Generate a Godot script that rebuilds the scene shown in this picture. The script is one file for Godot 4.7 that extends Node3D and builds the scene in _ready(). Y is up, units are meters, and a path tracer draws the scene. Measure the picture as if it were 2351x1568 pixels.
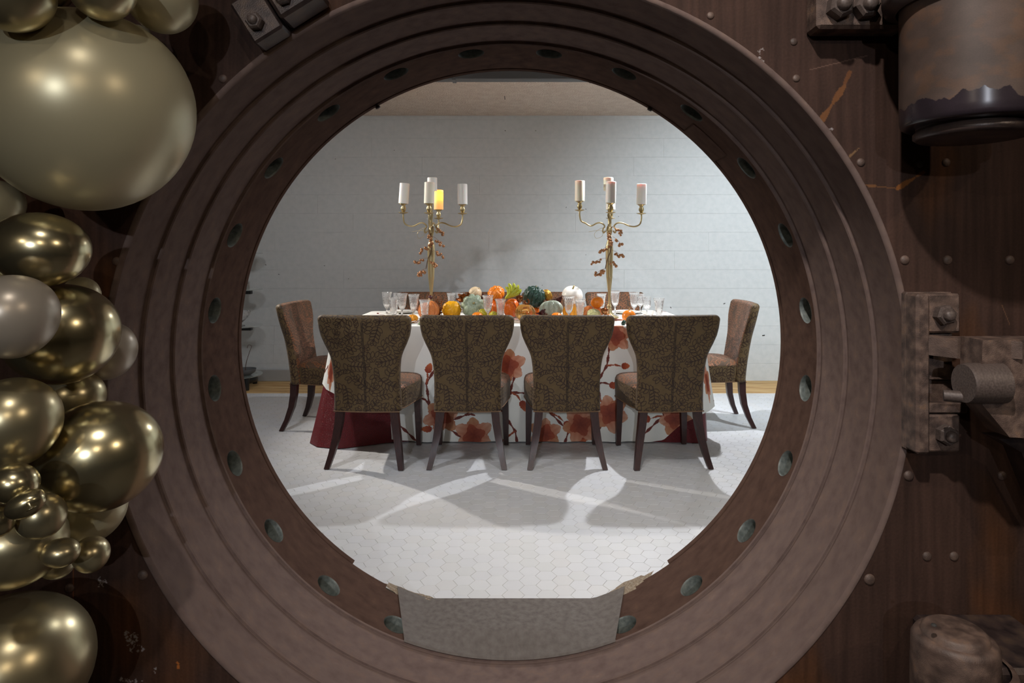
extends Node3D
# A dining table set inside an old bank vault, seen through the round steel doorway. Depths run along -Z from the camera; metres, y up.

const FOCAL := 1515.0          # focal length in pixels of the 2351 x 1568 frame
const VPX := 1193.0            # where the level, square-on view line meets the frame
const VPY := 585.0
const EYE_H := 1.27
const HUB := Vector2(-0.032, 0.952)   # axis of the round doorway
const R0 := 1.0034
const R1 := 1.0161
const R2 := 1.0277
const R3 := 1.0389
const Z_LIP := 2.44
const Z1 := 2.153
const Z2 := 2.003
const Z3 := 1.857
const Z4 := 1.713
const TABLE_Y := 0.785
const CEIL_Y := 2.67
const WALL_Z := 6.635
const HALL_Y := -0.12

var rng := RandomNumberGenerator.new()
var M := {}
var taken := {}


class Shape:
	var v := PackedVector3Array()
	var n := PackedVector3Array()
	var uv := PackedVector2Array()
	var col := PackedColorArray()
	var ix := PackedInt32Array()

	# rows of points joined into a skin; faces turn towards the point «toward», or outwards when none is given
	func grid(rows: Array, wrap := false, toward: Variant = null, uvs: Array = []) -> Shape:
		var m: int = rows[0].size()
		var base := v.size()
		var pos := PackedVector3Array()
		for r in rows:
			pos.append_array(r)
		var mid := Vector3.ZERO
		for p in pos:
			mid += p
		mid /= pos.size()
		var ref: Vector3 = mid if toward == null else toward
		var nn := PackedVector3Array()
		nn.resize(pos.size())
		var tri := PackedInt32Array()
		var sum := 0.0
		var cols := m if wrap else m - 1
		for i in rows.size() - 1:
			for j in cols:
				var a := i * m + j
				var b := i * m + (j + 1) % m
				var d := (i + 1) * m + j
				var e := (i + 1) * m + (j + 1) % m
				var pa := pos[a]
				var f1 := (pos[b] - pa).cross(pos[e] - pa)
				var f2 := (pos[e] - pa).cross(pos[d] - pa)
				nn[a] += f1 + f2
				nn[b] += f1
				nn[e] += f1 + f2
				nn[d] += f2
				sum += (pa - ref).dot(f1 + f2)
				tri.append_array([a, b, e, a, e, d])
		var s := 1.0 if sum >= 0.0 else -1.0
		if toward != null:
			s = -s
		for i in rows.size():
			var r: PackedVector3Array = rows[i]
			if m > 2 and r[0].distance_squared_to(r[m / 2]) < 1e-12 and r[0].distance_squared_to(r[m - 1]) < 1e-12:
				var total := Vector3.ZERO
				for j in m:
					total += nn[i * m + j]
				for j in m:
					nn[i * m + j] = total
			elif not wrap and m > 3 and r[0].distance_squared_to(r[m - 1]) < 1e-12:
				var both := nn[i * m] + nn[i * m + m - 1]
				nn[i * m] = both
				nn[i * m + m - 1] = both
		for i in nn.size():
			nn[i] = (nn[i] * s).normalized() if nn[i].length_squared() > 1e-20 else Vector3.UP
		v.append_array(pos)
		n.append_array(nn)
		for i in rows.size():
			for j in m:
				uv.append(uvs[i][j] if uvs.size() else Vector2(float(j) / m, float(i) / rows.size()))
		for k in range(0, tri.size(), 3):
			if s > 0.0:
				ix.append_array([base + tri[k], base + tri[k + 2], base + tri[k + 1]])
			else:
				ix.append_array([base + tri[k], base + tri[k + 1], base + tri[k + 2]])
		return self

	# one flat polygon, turned away from the point «inside»
	func poly(p: PackedVector3Array, inside: Vector3) -> Shape:
		var nrm := Vector3.ZERO
		var mid := Vector3.ZERO
		for i in p.size():
			nrm += p[i].cross(p[(i + 1) % p.size()])
			mid += p[i] / p.size()
		nrm = nrm.normalized()
		var out := nrm.dot(mid - inside) >= 0.0
		if not out:
			nrm = -nrm
		var base := v.size()
		for q in p:
			v.append(q)
			n.append(nrm)
			uv.append(Vector2(q.x + q.z * 0.7, q.y + q.z * 0.3))
		for i in range(1, p.size() - 1):
			if out:
				ix.append_array([base, base + i + 1, base + i])
			else:
				ix.append_array([base, base + i, base + i + 1])
		return self

	func box(c: Vector3, size: Vector3, bevel := 0.0, turn := Basis.IDENTITY) -> Shape:
		var h := size / 2.0
		var b := minf(bevel, minf(h.x, minf(h.y, h.z)) * 0.9)
		var ax := [Vector3.RIGHT, Vector3.UP, Vector3.BACK]
		var put := func(q: Vector3) -> Vector3: return c + turn * q
		for a in 3:
			var o1 := (a + 1) % 3
			var o2 := (a + 2) % 3
			for s in [-1.0, 1.0]:
				var f := PackedVector3Array()
				for k in [[-1, -1], [1, -1], [1, 1], [-1, 1]]:
					f.append(put.call(ax[a] * h[a] * s + ax[o1] * (h[o1] - b) * k[0] + ax[o2] * (h[o2] - b) * k[1]))
				poly(f, c)
				if b > 0.0:
					for t in [-1.0, 1.0]:
						var e := PackedVector3Array()
						e.append(put.call(ax[a] * h[a] * s + ax[o1] * (h[o1] - b) * t + ax[o2] * (h[o2] - b)))
						e.append(put.call(ax[a] * h[a] * s + ax[o1] * (h[o1] - b) * t - ax[o2] * (h[o2] - b)))
						e.append(put.call(ax[a] * (h[a] - b) * s + ax[o1] * h[o1] * t - ax[o2] * (h[o2] - b)))
						e.append(put.call(ax[a] * (h[a] - b) * s + ax[o1] * h[o1] * t + ax[o2] * (h[o2] - b)))
						poly(e, c)
		if b > 0.0:
			for sx in [-1.0, 1.0]:
				for sy in [-1.0, 1.0]:
					for sz in [-1.0, 1.0]:
						poly(PackedVector3Array([put.call(Vector3(h.x * sx, (h.y - b) * sy, (h.z - b) * sz)), put.call(Vector3((h.x - b) * sx, h.y * sy, (h.z - b) * sz)), put.call(Vector3((h.x - b) * sx, (h.y - b) * sy, h.z * sz))]), c)
		return self

	# a profile of (radius, height) turned about the y axis of «xf»
	func lathe(profile: Array, seg := 32, xf := Transform3D.IDENTITY, flutes := 0, depth := 0.0, f_from := -1e9, f_to := 1e9) -> Shape:
		var rows := []
		for q in profile:
			var ring := PackedVector3Array()
			for j in seg:
				var a := TAU * j / seg
				var r: float = q.x
				if flutes > 0 and q.y > f_from and q.y < f_to:
					r *= 1.0 + depth * cos(a * flutes)
				ring.append(xf * Vector3(r * cos(a), q.y, r * sin(a)))
			rows.append(ring)
		return grid(rows, true)

	# a round tube along a path, capped
	func tube(path: Array, radii: Array, sides := 8, cap := true) -> Shape:
		var rows := []
		var t0: Vector3 = (path[1] - path[0]).normalized()
		var up := Vector3.UP if absf(t0.y) < 0.9 else Vector3.RIGHT
		var side := t0.cross(up).normalized()
		for i in path.size():
			var t: Vector3 = (path[mini(i + 1, path.size() - 1)] - path[maxi(i - 1, 0)]).normalized()
			side = (side - t * side.dot(t)).normalized()
			var other := t.cross(side)
			var r: float = radii[i * radii.size() / path.size()] if radii.size() != path.size() else radii[i]
			var ring := PackedVector3Array()
			for j in sides:
				var a := TAU * j / sides
				ring.append(path[i] + (side * cos(a) + other * sin(a)) * r)
			if cap and i == 0:
				rows.append(_point(path[0], sides))
				rows.append(ring)
			rows.append(ring)
			if cap and i == path.size() - 1:
				rows.append(ring)
				rows.append(_point(path[i], sides))
		return grid(rows, true)

	func _point(p: Vector3, m: int) -> PackedVector3Array:
		var r := PackedVector3Array()
		for j in m:
			r.append(p)
		return r

	# a four-sided bar along a path; half widths (x, z) at each point
	func bar(path: Array, half: Array, turn := Basis.IDENTITY) -> Shape:
		var corners := [[-1, -1], [1, -1], [1, 1], [-1, 1]]
		var mid := Vector3.ZERO
		for p in path:
			mid += p / path.size()
		for k in 4:
			var rows := []
			var away := Vector3.ZERO
			for i in path.size():
				var r := PackedVector3Array()
				for c in [corners[k], corners[(k + 1) % 4]]:
					r.append(path[i] + turn * Vector3(half[i].x * c[0], 0, half[i].y * c[1]))
				away += (r[0] + r[1]) / 2.0 - path[i]
				rows.append(r)
			grid(rows, false, mid + away.normalized() * 1000.0)
		for e in [0, path.size() - 1]:
			var f := PackedVector3Array()
			for c in corners:
				f.append(path[e] + turn * Vector3(half[e].x * c[0], 0, half[e].y * c[1]))
			poly(f, mid)
		return self

	func mesh() -> ArrayMesh:
		var a := []
		a.resize(Mesh.ARRAY_MAX)
		a[Mesh.ARRAY_VERTEX] = v
		a[Mesh.ARRAY_NORMAL] = n
		a[Mesh.ARRAY_TEX_UV] = uv
		if col.size() == v.size() and col.size() > 0:
			a[Mesh.ARRAY_COLOR] = col
		a[Mesh.ARRAY_INDEX] = ix
		var m := ArrayMesh.new()
		m.add_surface_from_arrays(Mesh.PRIMITIVE_TRIANGLES, a)
		return m


# ---------------------------------------------------------------- helpers

func at(px: float, py: float, d: float) -> Vector3:
	return Vector3((px - VPX) * d / FOCAL, EYE_H + (VPY - py) * d / FOCAL, -d)


func hub(deg: float, r: float, d: float) -> Vector3:   # a point round the doorway, degrees clockwise from the top
	var a := deg_to_rad(deg)
	return Vector3(HUB.x + r * sin(a), HUB.y + r * cos(a), -d)


func numbered(called: String) -> String:
	if not taken.has(called):
		taken[called] = 0
		return called
	taken[called] += 1
	return "%s_%03d" % [called, taken[called]]


func tag(o: Node, label: String, category: String, group := "", kind := "") -> Node:
	o.set_meta("label", label)
	o.set_meta("category", category)
	if group:
		o.set_meta("group", group)
	if kind:
		o.set_meta("kind", kind)
	return o


func thing(called: String, label: String, category: String, where := Vector3.ZERO, turn := 0.0, group := "", kind := "") -> Node3D:
	var o := Node3D.new()
	o.name = numbered(called)
	add_child(o)
	o.position = where
	o.rotation.y = turn
	tag(o, label, category, group, kind)
	return o


func part(s: Variant, called: String, m: Material, parent: Node, label := "") -> MeshInstance3D:
	var o := MeshInstance3D.new()
	o.name = called
	o.mesh = s.mesh() if s is Shape else s
	o.material_override = m
	parent.add_child(o, true)
	if label:
		o.set_meta("label", label)
	return o


func copy_of(root: Node3D, where: Vector3, turn: float, label := "") -> Node3D:
	var c: Node3D = root.duplicate()
	c.name = numbered(String(root.name))
	add_child(c)
	c.position = where
	c.rotation.y = turn
	if label:
		c.set_meta("label", label)
	return c


func shape() -> Shape:
	return Shape.new()


func smooth_path(pts: Array, per := 6) -> Array:
	var out := []
	for i in pts.size() - 1:
		var p0: Vector3 = pts[maxi(i - 1, 0)]
		var p1: Vector3 = pts[i]
		var p2: Vector3 = pts[i + 1]
		var p3: Vector3 = pts[mini(i + 2, pts.size() - 1)]
		for k in per:
			var t := float(k) / per
			out.append(0.5 * ((2.0 * p1) + (p2 - p0) * t + (2.0 * p0 - 5.0 * p1 + 4.0 * p2 - p3) * t * t + (3.0 * p1 - p0 - 3.0 * p2 + p3) * t * t * t))
	out.append(pts[pts.size() - 1])
	return out


func table_of(x: float, keys: Array) -> float:   # piecewise-linear look-up in [[x, y], ...]
	if x <= keys[0][0]:
		return keys[0][1]
	for i in keys.size() - 1:
		if x <= keys[i + 1][0]:
			return lerpf(keys[i][1], keys[i + 1][1], (x - keys[i][0]) / (keys[i + 1][0] - keys[i][0]))
	return keys[keys.size() - 1][1]


# ---------------------------------------------------------------- materials

func plain(c: Color, rough: float, metal := 0.0, spec := 0.5) -> StandardMaterial3D:
	var m := StandardMaterial3D.new()
	m.albedo_color = c
	m.roughness = rough
	m.metallic = metal
	m.metallic_specular = spec
	return m


func noise_tex(freq: float, stops: Array, seed_ := 1, size := 512, octaves := 5, kind := FastNoiseLite.TYPE_SIMPLEX_SMOOTH) -> NoiseTexture2D:
	var f := FastNoiseLite.new()
	f.noise_type = kind
	f.frequency = freq
	f.seed = seed_
	f.fractal_octaves = octaves
	var t := NoiseTexture2D.new()
	t.width = size
	t.height = size
	t.seamless = true
	t.noise = f
	if stops.size():
		var g := Gradient.new()
		g.offsets = PackedFloat32Array(stops.map(func(s): return s[0]))
		g.colors = PackedColorArray(stops.map(func(s): return s[1]))
		t.color_ramp = g
	return t


func grained(stops: Array, freq: float, scale: float, rough: float, metal := 0.0, relief := 0.0, relief_freq := 0.05, seed_ := 1) -> StandardMaterial3D:
	var m := plain(Color.WHITE, rough, metal)
	m.albedo_texture = noise_tex(freq, stops, seed_)
	m.uv1_triplanar = true
	m.uv1_world_triplanar = true
	m.uv1_scale = Vector3.ONE * scale
	if relief > 0.0:
		m.heightmap_enabled = true
		m.heightmap_texture = noise_tex(relief_freq, [], seed_ + 7)
		m.heightmap_scale = relief
	return m


func glow(c: Color, energy: float) -> StandardMaterial3D:
	var m := plain(c, 0.5)
	m.emission_enabled = true
	m.emission = c
	m.emission_energy_multiplier = energy
	return m


func byte_noise(w: int, h: int, freq: float, seed_: int, stretch_y := 1, octaves := 4, stretch_x := 1) -> PackedByteArray:
	var f := FastNoiseLite.new()
	f.frequency = freq
	f.seed = seed_
	f.fractal_octaves = octaves
	f.noise_type = FastNoiseLite.TYPE_SIMPLEX_SMOOTH
	var im := f.get_seamless_image(w / stretch_x, h / stretch_y)
	if stretch_y > 1 or stretch_x > 1:
		im.resize(w, h, Image.INTERPOLATE_CUBIC)
	im.convert(Image.FORMAT_L8)
	return im.get_data()


func stamp(buf: PackedByteArray, w: int, h: int, x: float, y: float, r: float, val: int) -> void:
	var r2 := r * r
	for dy in range(int(-r) - 1, int(r) + 2):
		for dx in range(int(-r) - 1, int(r) + 2):
			if dx * dx + dy * dy <= r2:
				buf[posmod(int(y) + dy, h) * w + posmod(int(x) + dx, w)] = val


func stroke(buf: PackedByteArray, w: int, h: int, pts: PackedVector2Array, r: float, val: int) -> void:
	for i in pts.size() - 1:
		var d := pts[i].distance_to(pts[i + 1])
		var k := maxi(1, int(d / maxf(1.0, r * 0.7)))
		for s in k + 1:
			var p := pts[i].lerp(pts[i + 1], float(s) / k)
			stamp(buf, w, h, p.x, p.y, r, val)


func leaf_outline(p: Vector2, ang: float, length: float, wide: float) -> PackedVector2Array:
	var pts := PackedVector2Array()
	var ax := Vector2(cos(ang), sin(ang))
	var ay := Vector2(-ax.y, ax.x)
	for k in 25:
		var t := float(k) / 12.0
		var s := 1.0 if t <= 1.0 else -1.0
		var u := t if t <= 1.0 else 2.0 - t
		pts.append(p + ax * length * u + ay * s * wide * 0.5 * pow(sin(PI * pow(u, 0.95)), 0.7))
	return pts


func make_fabric() -> void:
	# vine print: sprigs of outlined leaves in a satin copper-brown thread on an olive-brown weave; 0.62 m of cloth a side
	var n := 1024
	var mask := PackedByteArray()
	mask.resize(n * n)
	rng.seed = 71
	var done: Array[Vector2] = []
	for tries in 420:
		var q := Vector2(rng.randf() * n, rng.randf() * n)
		var ang := rng.randf() * TAU
		var bend := rng.randf_range(-0.28, 0.28)
		var stem := PackedVector2Array([q])
		var leaves := []
		var near: Array[Vector2] = []
		for k in 5:
			ang += bend
			q += Vector2(cos(ang), sin(ang)) * 34.0
			stem.append(q)
			for s in ([-1.0, 1.0] if k < 4 else [-0.8, 0.0, 0.8]):
				var l := rng.randf_range(58.0, 70.0)
				var dirn: float = ang + s * rng.randf_range(0.8, 1.0)
				leaves.append([q, dirn, l, q + Vector2(cos(dirn), sin(dirn)) * l * 0.55])
		var fits := []
		for f in leaves:
			var ok := true
			for o in done:
				var d: Vector2 = (f[3] - o).abs()
				d = Vector2(absf(d.x - n * roundf(d.x / n)), absf(d.y - n * roundf(d.y / n)))
				if d.length() < 43.0:
					ok = false
					break
			if ok:
				fits.append(f)
		if fits.size() < 4:
			continue
		for f in fits:
			done.append(f[3])
			stroke(mask, n, n, leaf_outline(f[0], f[1], f[2], f[2] * 0.54), 3.0, 255)
		if fits.size() > 7:
			stroke(mask, n, n, stem, 3.0, 255)
	var weave := byte_noise(n, n, 0.35, 5, 1, 2)
	var broad := byte_noise(n, n, 0.012, 6)
	# outside of the chair: olive ground, dark thread; seat and inside: the same print with copper thread on a dark ground
	M.fabric = weave_of(n, mask, weave, broad, Color8(98, 77, 45), Color8(46, 25, 14), 0.25)
	M.lining = weave_of(n, mask, weave, broad, Color8(84, 62, 42), Color8(146, 88, 50), 0.25)


func weave_of(n: int, mask: PackedByteArray, weave: PackedByteArray, broad: PackedByteArray, ground: Color, thread: Color, metal: float) -> StandardMaterial3D:
	var rgb := PackedByteArray()
	rgb.resize(n * n * 3)
	var ro := PackedByteArray()
	ro.resize(n * n)
	for i in n * n:
		var k := 0.84 + 0.22 * weave[i] / 255.0 + 0.12 * (broad[i] / 255.0 - 0.5)
		var c := thread if mask[i] > 0 else ground
		rgb[i * 3] = int(c.r8 * k)
		rgb[i * 3 + 1] = int(c.g8 * k)
		rgb[i * 3 + 2] = int(c.b8 * k)
		ro[i] = 118 if mask[i] > 0 else 190
	var m := plain(Color.WHITE, 1.0, metal)
	m.albedo_texture = ImageTexture.create_from_image(Image.create_from_data(n, n, false, Image.FORMAT_RGB8, rgb))
	m.roughness_texture = ImageTexture.create_from_image(Image.create_from_data(n, n, false, Image.FORMAT_L8, ro))
	m.metallic_texture = ImageTexture.create_from_image(Image.create_from_data(n, n, false, Image.FORMAT_L8, mask))
	m.uv1_triplanar = true
	m.uv1_triplanar_sharpness = 6.0
	m.uv1_scale = Vector3.ONE * 1.6
	m.rim_enabled = true
	m.rim = 0.12
	m.rim_tint = 0.6
	return m


func petal(rgb: PackedByteArray, w: int, h: int, c: Vector2, ang: float, length: float, wide: float, inner: Color, outer: Color) -> void:
	var ax := Vector2(cos(ang), sin(ang))
	var ay := Vector2(-ax.y, ax.x)
	var reach := int(maxf(length, wide)) + 2
	for dy in range(-reach, reach + 1):
		for dx in range(-reach, reach + 1):
			var d := Vector2(dx, dy)
			var u := d.dot(ax) / length
			if u < 0.0 or u > 1.0:
				continue
			var vv := d.dot(ay) / (wide * 0.5)
			var edge := pow(sin(PI * pow(u, 0.7)), 0.55) * (1.0 + 0.07 * sin(u * 23.0 + vv * 3.0))
			if absf(vv) > edge:
				continue
			var x := int(c.x) + dx
			var y := int(c.y) + dy
			if x < 0 or y < 0 or x >= w or y >= h:
				continue
			var f := clampf(u * 0.95 + 0.07 * sin(vv * 9.0 + u * 5.0), 0.0, 1.0)
			var k := inner.lerp(outer, f)
			if absf(vv) > edge * 0.93 or u > 0.96:
				k = k.lerp(inner, 0.35)
			var i := (y * w + x) * 3
			rgb[i] = int(k.r * 255)
			rgb[i + 1] = int(k.g * 255)
			rgb[i + 2] = int(k.b * 255)


func branch(rgb: PackedByteArray, w: int, h: int, pts: PackedVector2Array, r: float, c: Color) -> void:
	for i in pts.size() - 1:
		var d := pts[i].distance_to(pts[i + 1])
		var k := maxi(1, int(d))
		for s in k + 1:
			var p := pts[i].lerp(pts[i + 1], float(s) / k)
			var rr := r * (0.75 + 0.35 * sin(s * 0.21 + i))
			for dy in range(int(-rr) - 1, int(rr) + 2):
				for dx in range(int(-rr) - 1, int(rr) + 2):
					var x := int(p.x) + dx
					var y := int(p.y) + dy
					if dx * dx + dy * dy <= rr * rr and x >= 0 and y >= 0 and x < w and y < h:
						var o := (y * w + x) * 3
						rgb[o] = int(c.r * 255)
						rgb[o + 1] = int(c.g * 255)
						rgb[o + 2] = int(c.b * 255)


func blossom(rgb: PackedByteArray, w: int, h: int, c: Vector2, size: float, turn: float) -> void:
	var dark := Color8(122, 44, 22)
	var rust := Color8(166, 80, 50)
	var peach := Color8(222, 174, 146)
	var tan_ := Color8(196, 146, 108)
	for k in 6:
		petal(rgb, w, h, c, turn + TAU * k / 6.0 + 0.3, size * (0.95 + 0.1 * (k % 2)), size * 0.78, rust, peach if k % 3 else tan_)
	for k in 4:
		petal(rgb, w, h, c, turn + TAU * k / 4.0, size * 0.62, size * 0.55, dark, rust)


func make_cloth_print() -> void:
	# white cloth printed with rust magnolias on brown twigs; 4.16 x 2.86 m of cloth laid flat
	var w := 1664
	var h := 1144
	var rgb := PackedByteArray()
	rgb.resize(w * h * 3)
	rgb.fill(236)
	for i in w * h:
		rgb[i * 3 + 2] = 230
	rng.seed = 404
	var twig := Color8(104, 36, 24)
	var twig2 := Color8(150, 66, 34)
	var flowers := [[-1.02, 1.17], [-0.52, 1.2], [-0.07, 0.86], [0.42, 1.26], [0.62, 1.18], [1.05, 1.22], [0.66, 0.66], [-0.95, 0.72], [0.18, 1.32], [-0.3, 1.33], [-1.35, 0.86], [1.42, 0.9],
		[-1.3, 0.1], [1.3, -0.1], [-0.6, 0.1], [0.0, -0.2], [0.7, 0.15], [-1.7, 0.3], [1.75, 0.4], [-0.9, -0.7], [0.5, -0.9], [1.4, -0.8], [-1.5, -0.9], [-0.2, -1.2], [1.0, 0.5], [-0.35, 0.55], [0.25, 0.5]]
	var put := func(x: float, z: float) -> Vector2: return Vector2((x + 2.08) / 4.16 * w, (z + 1.43) / 2.86 * h)
	var twigs := [[[-0.62, 0.62], [-0.56, 0.72], [-0.55, 0.86], [-0.62, 0.98], [-0.6, 1.12], [-0.5, 1.26], [-0.3, 1.4]], [[0.62, 0.72], [0.6, 0.86], [0.53, 0.98], [0.56, 1.1], [0.62, 1.2], [0.5, 1.34]],
		[[-0.02, 0.92], [-0.06, 1.05], [-0.1, 1.18], [-0.02, 1.3], [0.0, 1.42]], [[-1.2, 0.7], [-1.08, 0.86], [-1.0, 1.0], [-0.86, 1.2], [-0.7, 1.36]], [[1.2, 0.7], [1.12, 0.9], [1.0, 1.02], [0.98, 1.2], [0.8, 1.36]], [[0.12, 1.05], [0.22, 1.18], [0.34, 1.3], [0.3, 1.42]]]
	for k in 26:
		var p := Vector2(rng.randf_range(-1.9, 1.9), rng.randf_range(-1.3, 1.3))
		var a := rng.randf() * TAU
		var line := [[p.x, p.y]]
		for s in 5:
			a += rng.randf_range(-0.6, 0.6)
			p += Vector2(cos(a), sin(a)) * 0.12
			line.append([p.x, p.y])
		twigs.append(line)
	for t in twigs:
		var pts := PackedVector2Array()
		for q in t:
			pts.append(put.call(q[0], q[1]))
		branch(rgb, w, h, pts, 3.4, twig)
		for i in range(1, pts.size()):
			var a := rng.randf() * TAU
			var e := pts[i] + Vector2(cos(a), sin(a)) * rng.randf_range(24, 44)
			branch(rgb, w, h, PackedVector2Array([pts[i], pts[i].lerp(e, 0.5) + Vector2(3, -3), e]), 2.2, twig2 if i % 2 else twig)
			if rng.randf() < 0.75:
				petal(rgb, w, h, e, a + rng.randf_range(-0.3, 0.3), rng.randf_range(22, 34), rng.randf_range(15, 22), Color8(140, 48, 22), Color8(206, 112, 64))
	for f in flowers:
		blossom(rgb, w, h, put.call(f[0], f[1]), rng.randf_range(42, 54), rng.randf() * TAU)
	var m := plain(Color.WHITE, 0.62)
	m.albedo_texture = ImageTexture.create_from_image(Image.create_from_data(w, h, false, Image.FORMAT_RGB8, rgb))
	m.texture_repeat = false
	M.floral = m


func make_steel_wall() -> void:
	# brown oxidised steel plate: vertical rolling streaks, rust clouds, chipped white paint and scratches where the photograph shows them; 3.4 x 2.5 m
	var w := 1360
	var h := 1000
	var fine := byte_noise(w, h, 0.3, 11, 1, 3)
	var streak := byte_noise(w, h, 0.11, 12, 20, 4)
	var cloud := byte_noise(w, h, 0.008, 13, 1, 5)
	var rust := byte_noise(w, h, 0.006, 14, 2, 4)
	var rgb := PackedByteArray()
	rgb.resize(w * h * 3)
	for i in w * h:
		var k := 0.62 + 0.26 * streak[i] / 255.0 + 0.2 * cloud[i] / 255.0 + 0.12 * fine[i] / 255.0
		var ru := clampf((rust[i] - 150.0) / 90.0, 0.0, 1.0)
		rgb[i * 3] = int(clampf((72.0 + 22.0 * ru) * k, 0, 255))
		rgb[i * 3 + 1] = int(clampf((53.0 + 6.0 * ru) * k, 0, 255))
		rgb[i * 3 + 2] = int(clampf((46.0 - 9.0 * ru) * k, 0, 255))
	var tex := func(px: float, py: float) -> Vector2:
		var p := at(px, py, Z4)
		return Vector2((p.x + 1.7) / 3.4 * w, (2.3 - p.y) / 2.5 * h)
	rng.seed = 33
	for f in [[300, 1458, 14, 6, 16], [304, 1472, 8, 10, 10], [301, 1490, 4, 4, 5], [318, 1484, 12, 14, 7], [235, 1334, 10, 8, 9], [228, 1342, 5, 5, 4], [356, 1540, 5, 5, 4], [285, 1561, 14, 3, 8], [312, 1563, 20, 3, 6], [1748, 135, 6, 28, 14], [2110, 830, 10, 6, 5], [1900, 300, 10, 6, 6], [690, 75, 6, 4, 4]]:
		for k in f[4]:
			var p: Vector2 = tex.call(f[0] + rng.randf_range(-1, 1) * f[2], f[1] + rng.randf_range(-1, 1) * f[3])
			branch(rgb, w, h, PackedVector2Array([p, p + Vector2(rng.randf_range(-2, 2), rng.randf_range(-2, 2))]), 0.4 + 1.3 * pow(rng.randf(), 2.5), Color8(150, 142, 142))
	for s in [[1880, 285, 1940, 195, 3.0, Color8(112, 74, 48)], [1940, 190, 1952, 165, 2.0, Color8(104, 68, 46)], [1945, 365, 1972, 340, 1.0, Color8(120, 92, 66)], [1985, 425, 2060, 433, 1.0, Color8(112, 76, 50)], [2060, 433, 2120, 395, 2.4, Color8(122, 76, 40)],
		[1860, 160, 1990, 128, 0.8, Color8(104, 80, 70)], [408, 1522, 409, 1532, 1.4, Color8(170, 98, 48)], [169, 1405, 168, 1430, 1.6, Color8(150, 104, 52)], [168, 1300, 168, 1405, 0.5, Color8(120, 74, 48)], [2300, 700, 2318, 745, 0.8, Color8(96, 70, 54)], [1620, 150, 1760, 240, 1.0, Color8(96, 66, 50)]]:
		branch(rgb, w, h, PackedVector2Array([tex.call(s[0], s[1]), tex.call(s[2], s[3])]), s[4], s[5])
	var m := plain(Color.WHITE, 0.7, 0.0, 0.25)
	m.albedo_texture = ImageTexture.create_from_image(Image.create_from_data(w, h, false, Image.FORMAT_RGB8, rgb))
	var hi := PackedByteArray()
	hi.resize(w * h)
	for i in w * h:
		hi[i] = int(0.6 * streak[i] + 0.4 * fine[i])
	m.heightmap_enabled = true
	m.heightmap_texture = ImageTexture.create_from_image(Image.create_from_data(w, h, false, Image.FORMAT_L8, hi))
	m.heightmap_scale = 0.12
	M.steel_wall = m


func barrel_paint() -> StandardMaterial3D:
	# hinge barrel: brown patina with rust clouds and a ragged dark oil mark round its foot
	var w := 512
	var h := 256
	var cloud := byte_noise(w, h, 0.012, 81, 1, 5)
	var fleck := byte_noise(w, h, 0.4, 82, 1, 2)
	var edge := byte_noise(w, h, 0.02, 83, 1, 4)
	var rgb := PackedByteArray()
	rgb.resize(w * h * 3)
	var ro := PackedByteArray()
	ro.resize(w * h)
	for y in h:
		for x in w:
			var i := y * w + x
			var k := 0.72 + 0.3 * cloud[i] / 255.0 + 0.12 * fleck[i] / 255.0
			var ru := clampf((edge[i] - 128.0) / 50.0, 0.0, 1.0)
			var c := Vector3(88, 72, 65).lerp(Vector3(98, 75, 62), ru)
			ro[i] = 140
			if y < 46 + (cloud[x] - 128.0) * 0.12 + (edge[x] - 128.0) * 0.1:
				c = Vector3(52, 44, 50)
				ro[i] = 62
			rgb[i * 3] = int(c.x * k)
			rgb[i * 3 + 1] = int(c.y * k)
			rgb[i * 3 + 2] = int(c.z * k)
	var m := plain(Color.WHITE, 1.0, 0.1)
	m.albedo_texture = ImageTexture.create_from_image(Image.create_from_data(w, h, false, Image.FORMAT_RGB8, rgb))
	m.roughness_texture = ImageTexture.create_from_image(Image.create_from_data(w, h, false, Image.FORMAT_L8, ro))
	return m


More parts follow.
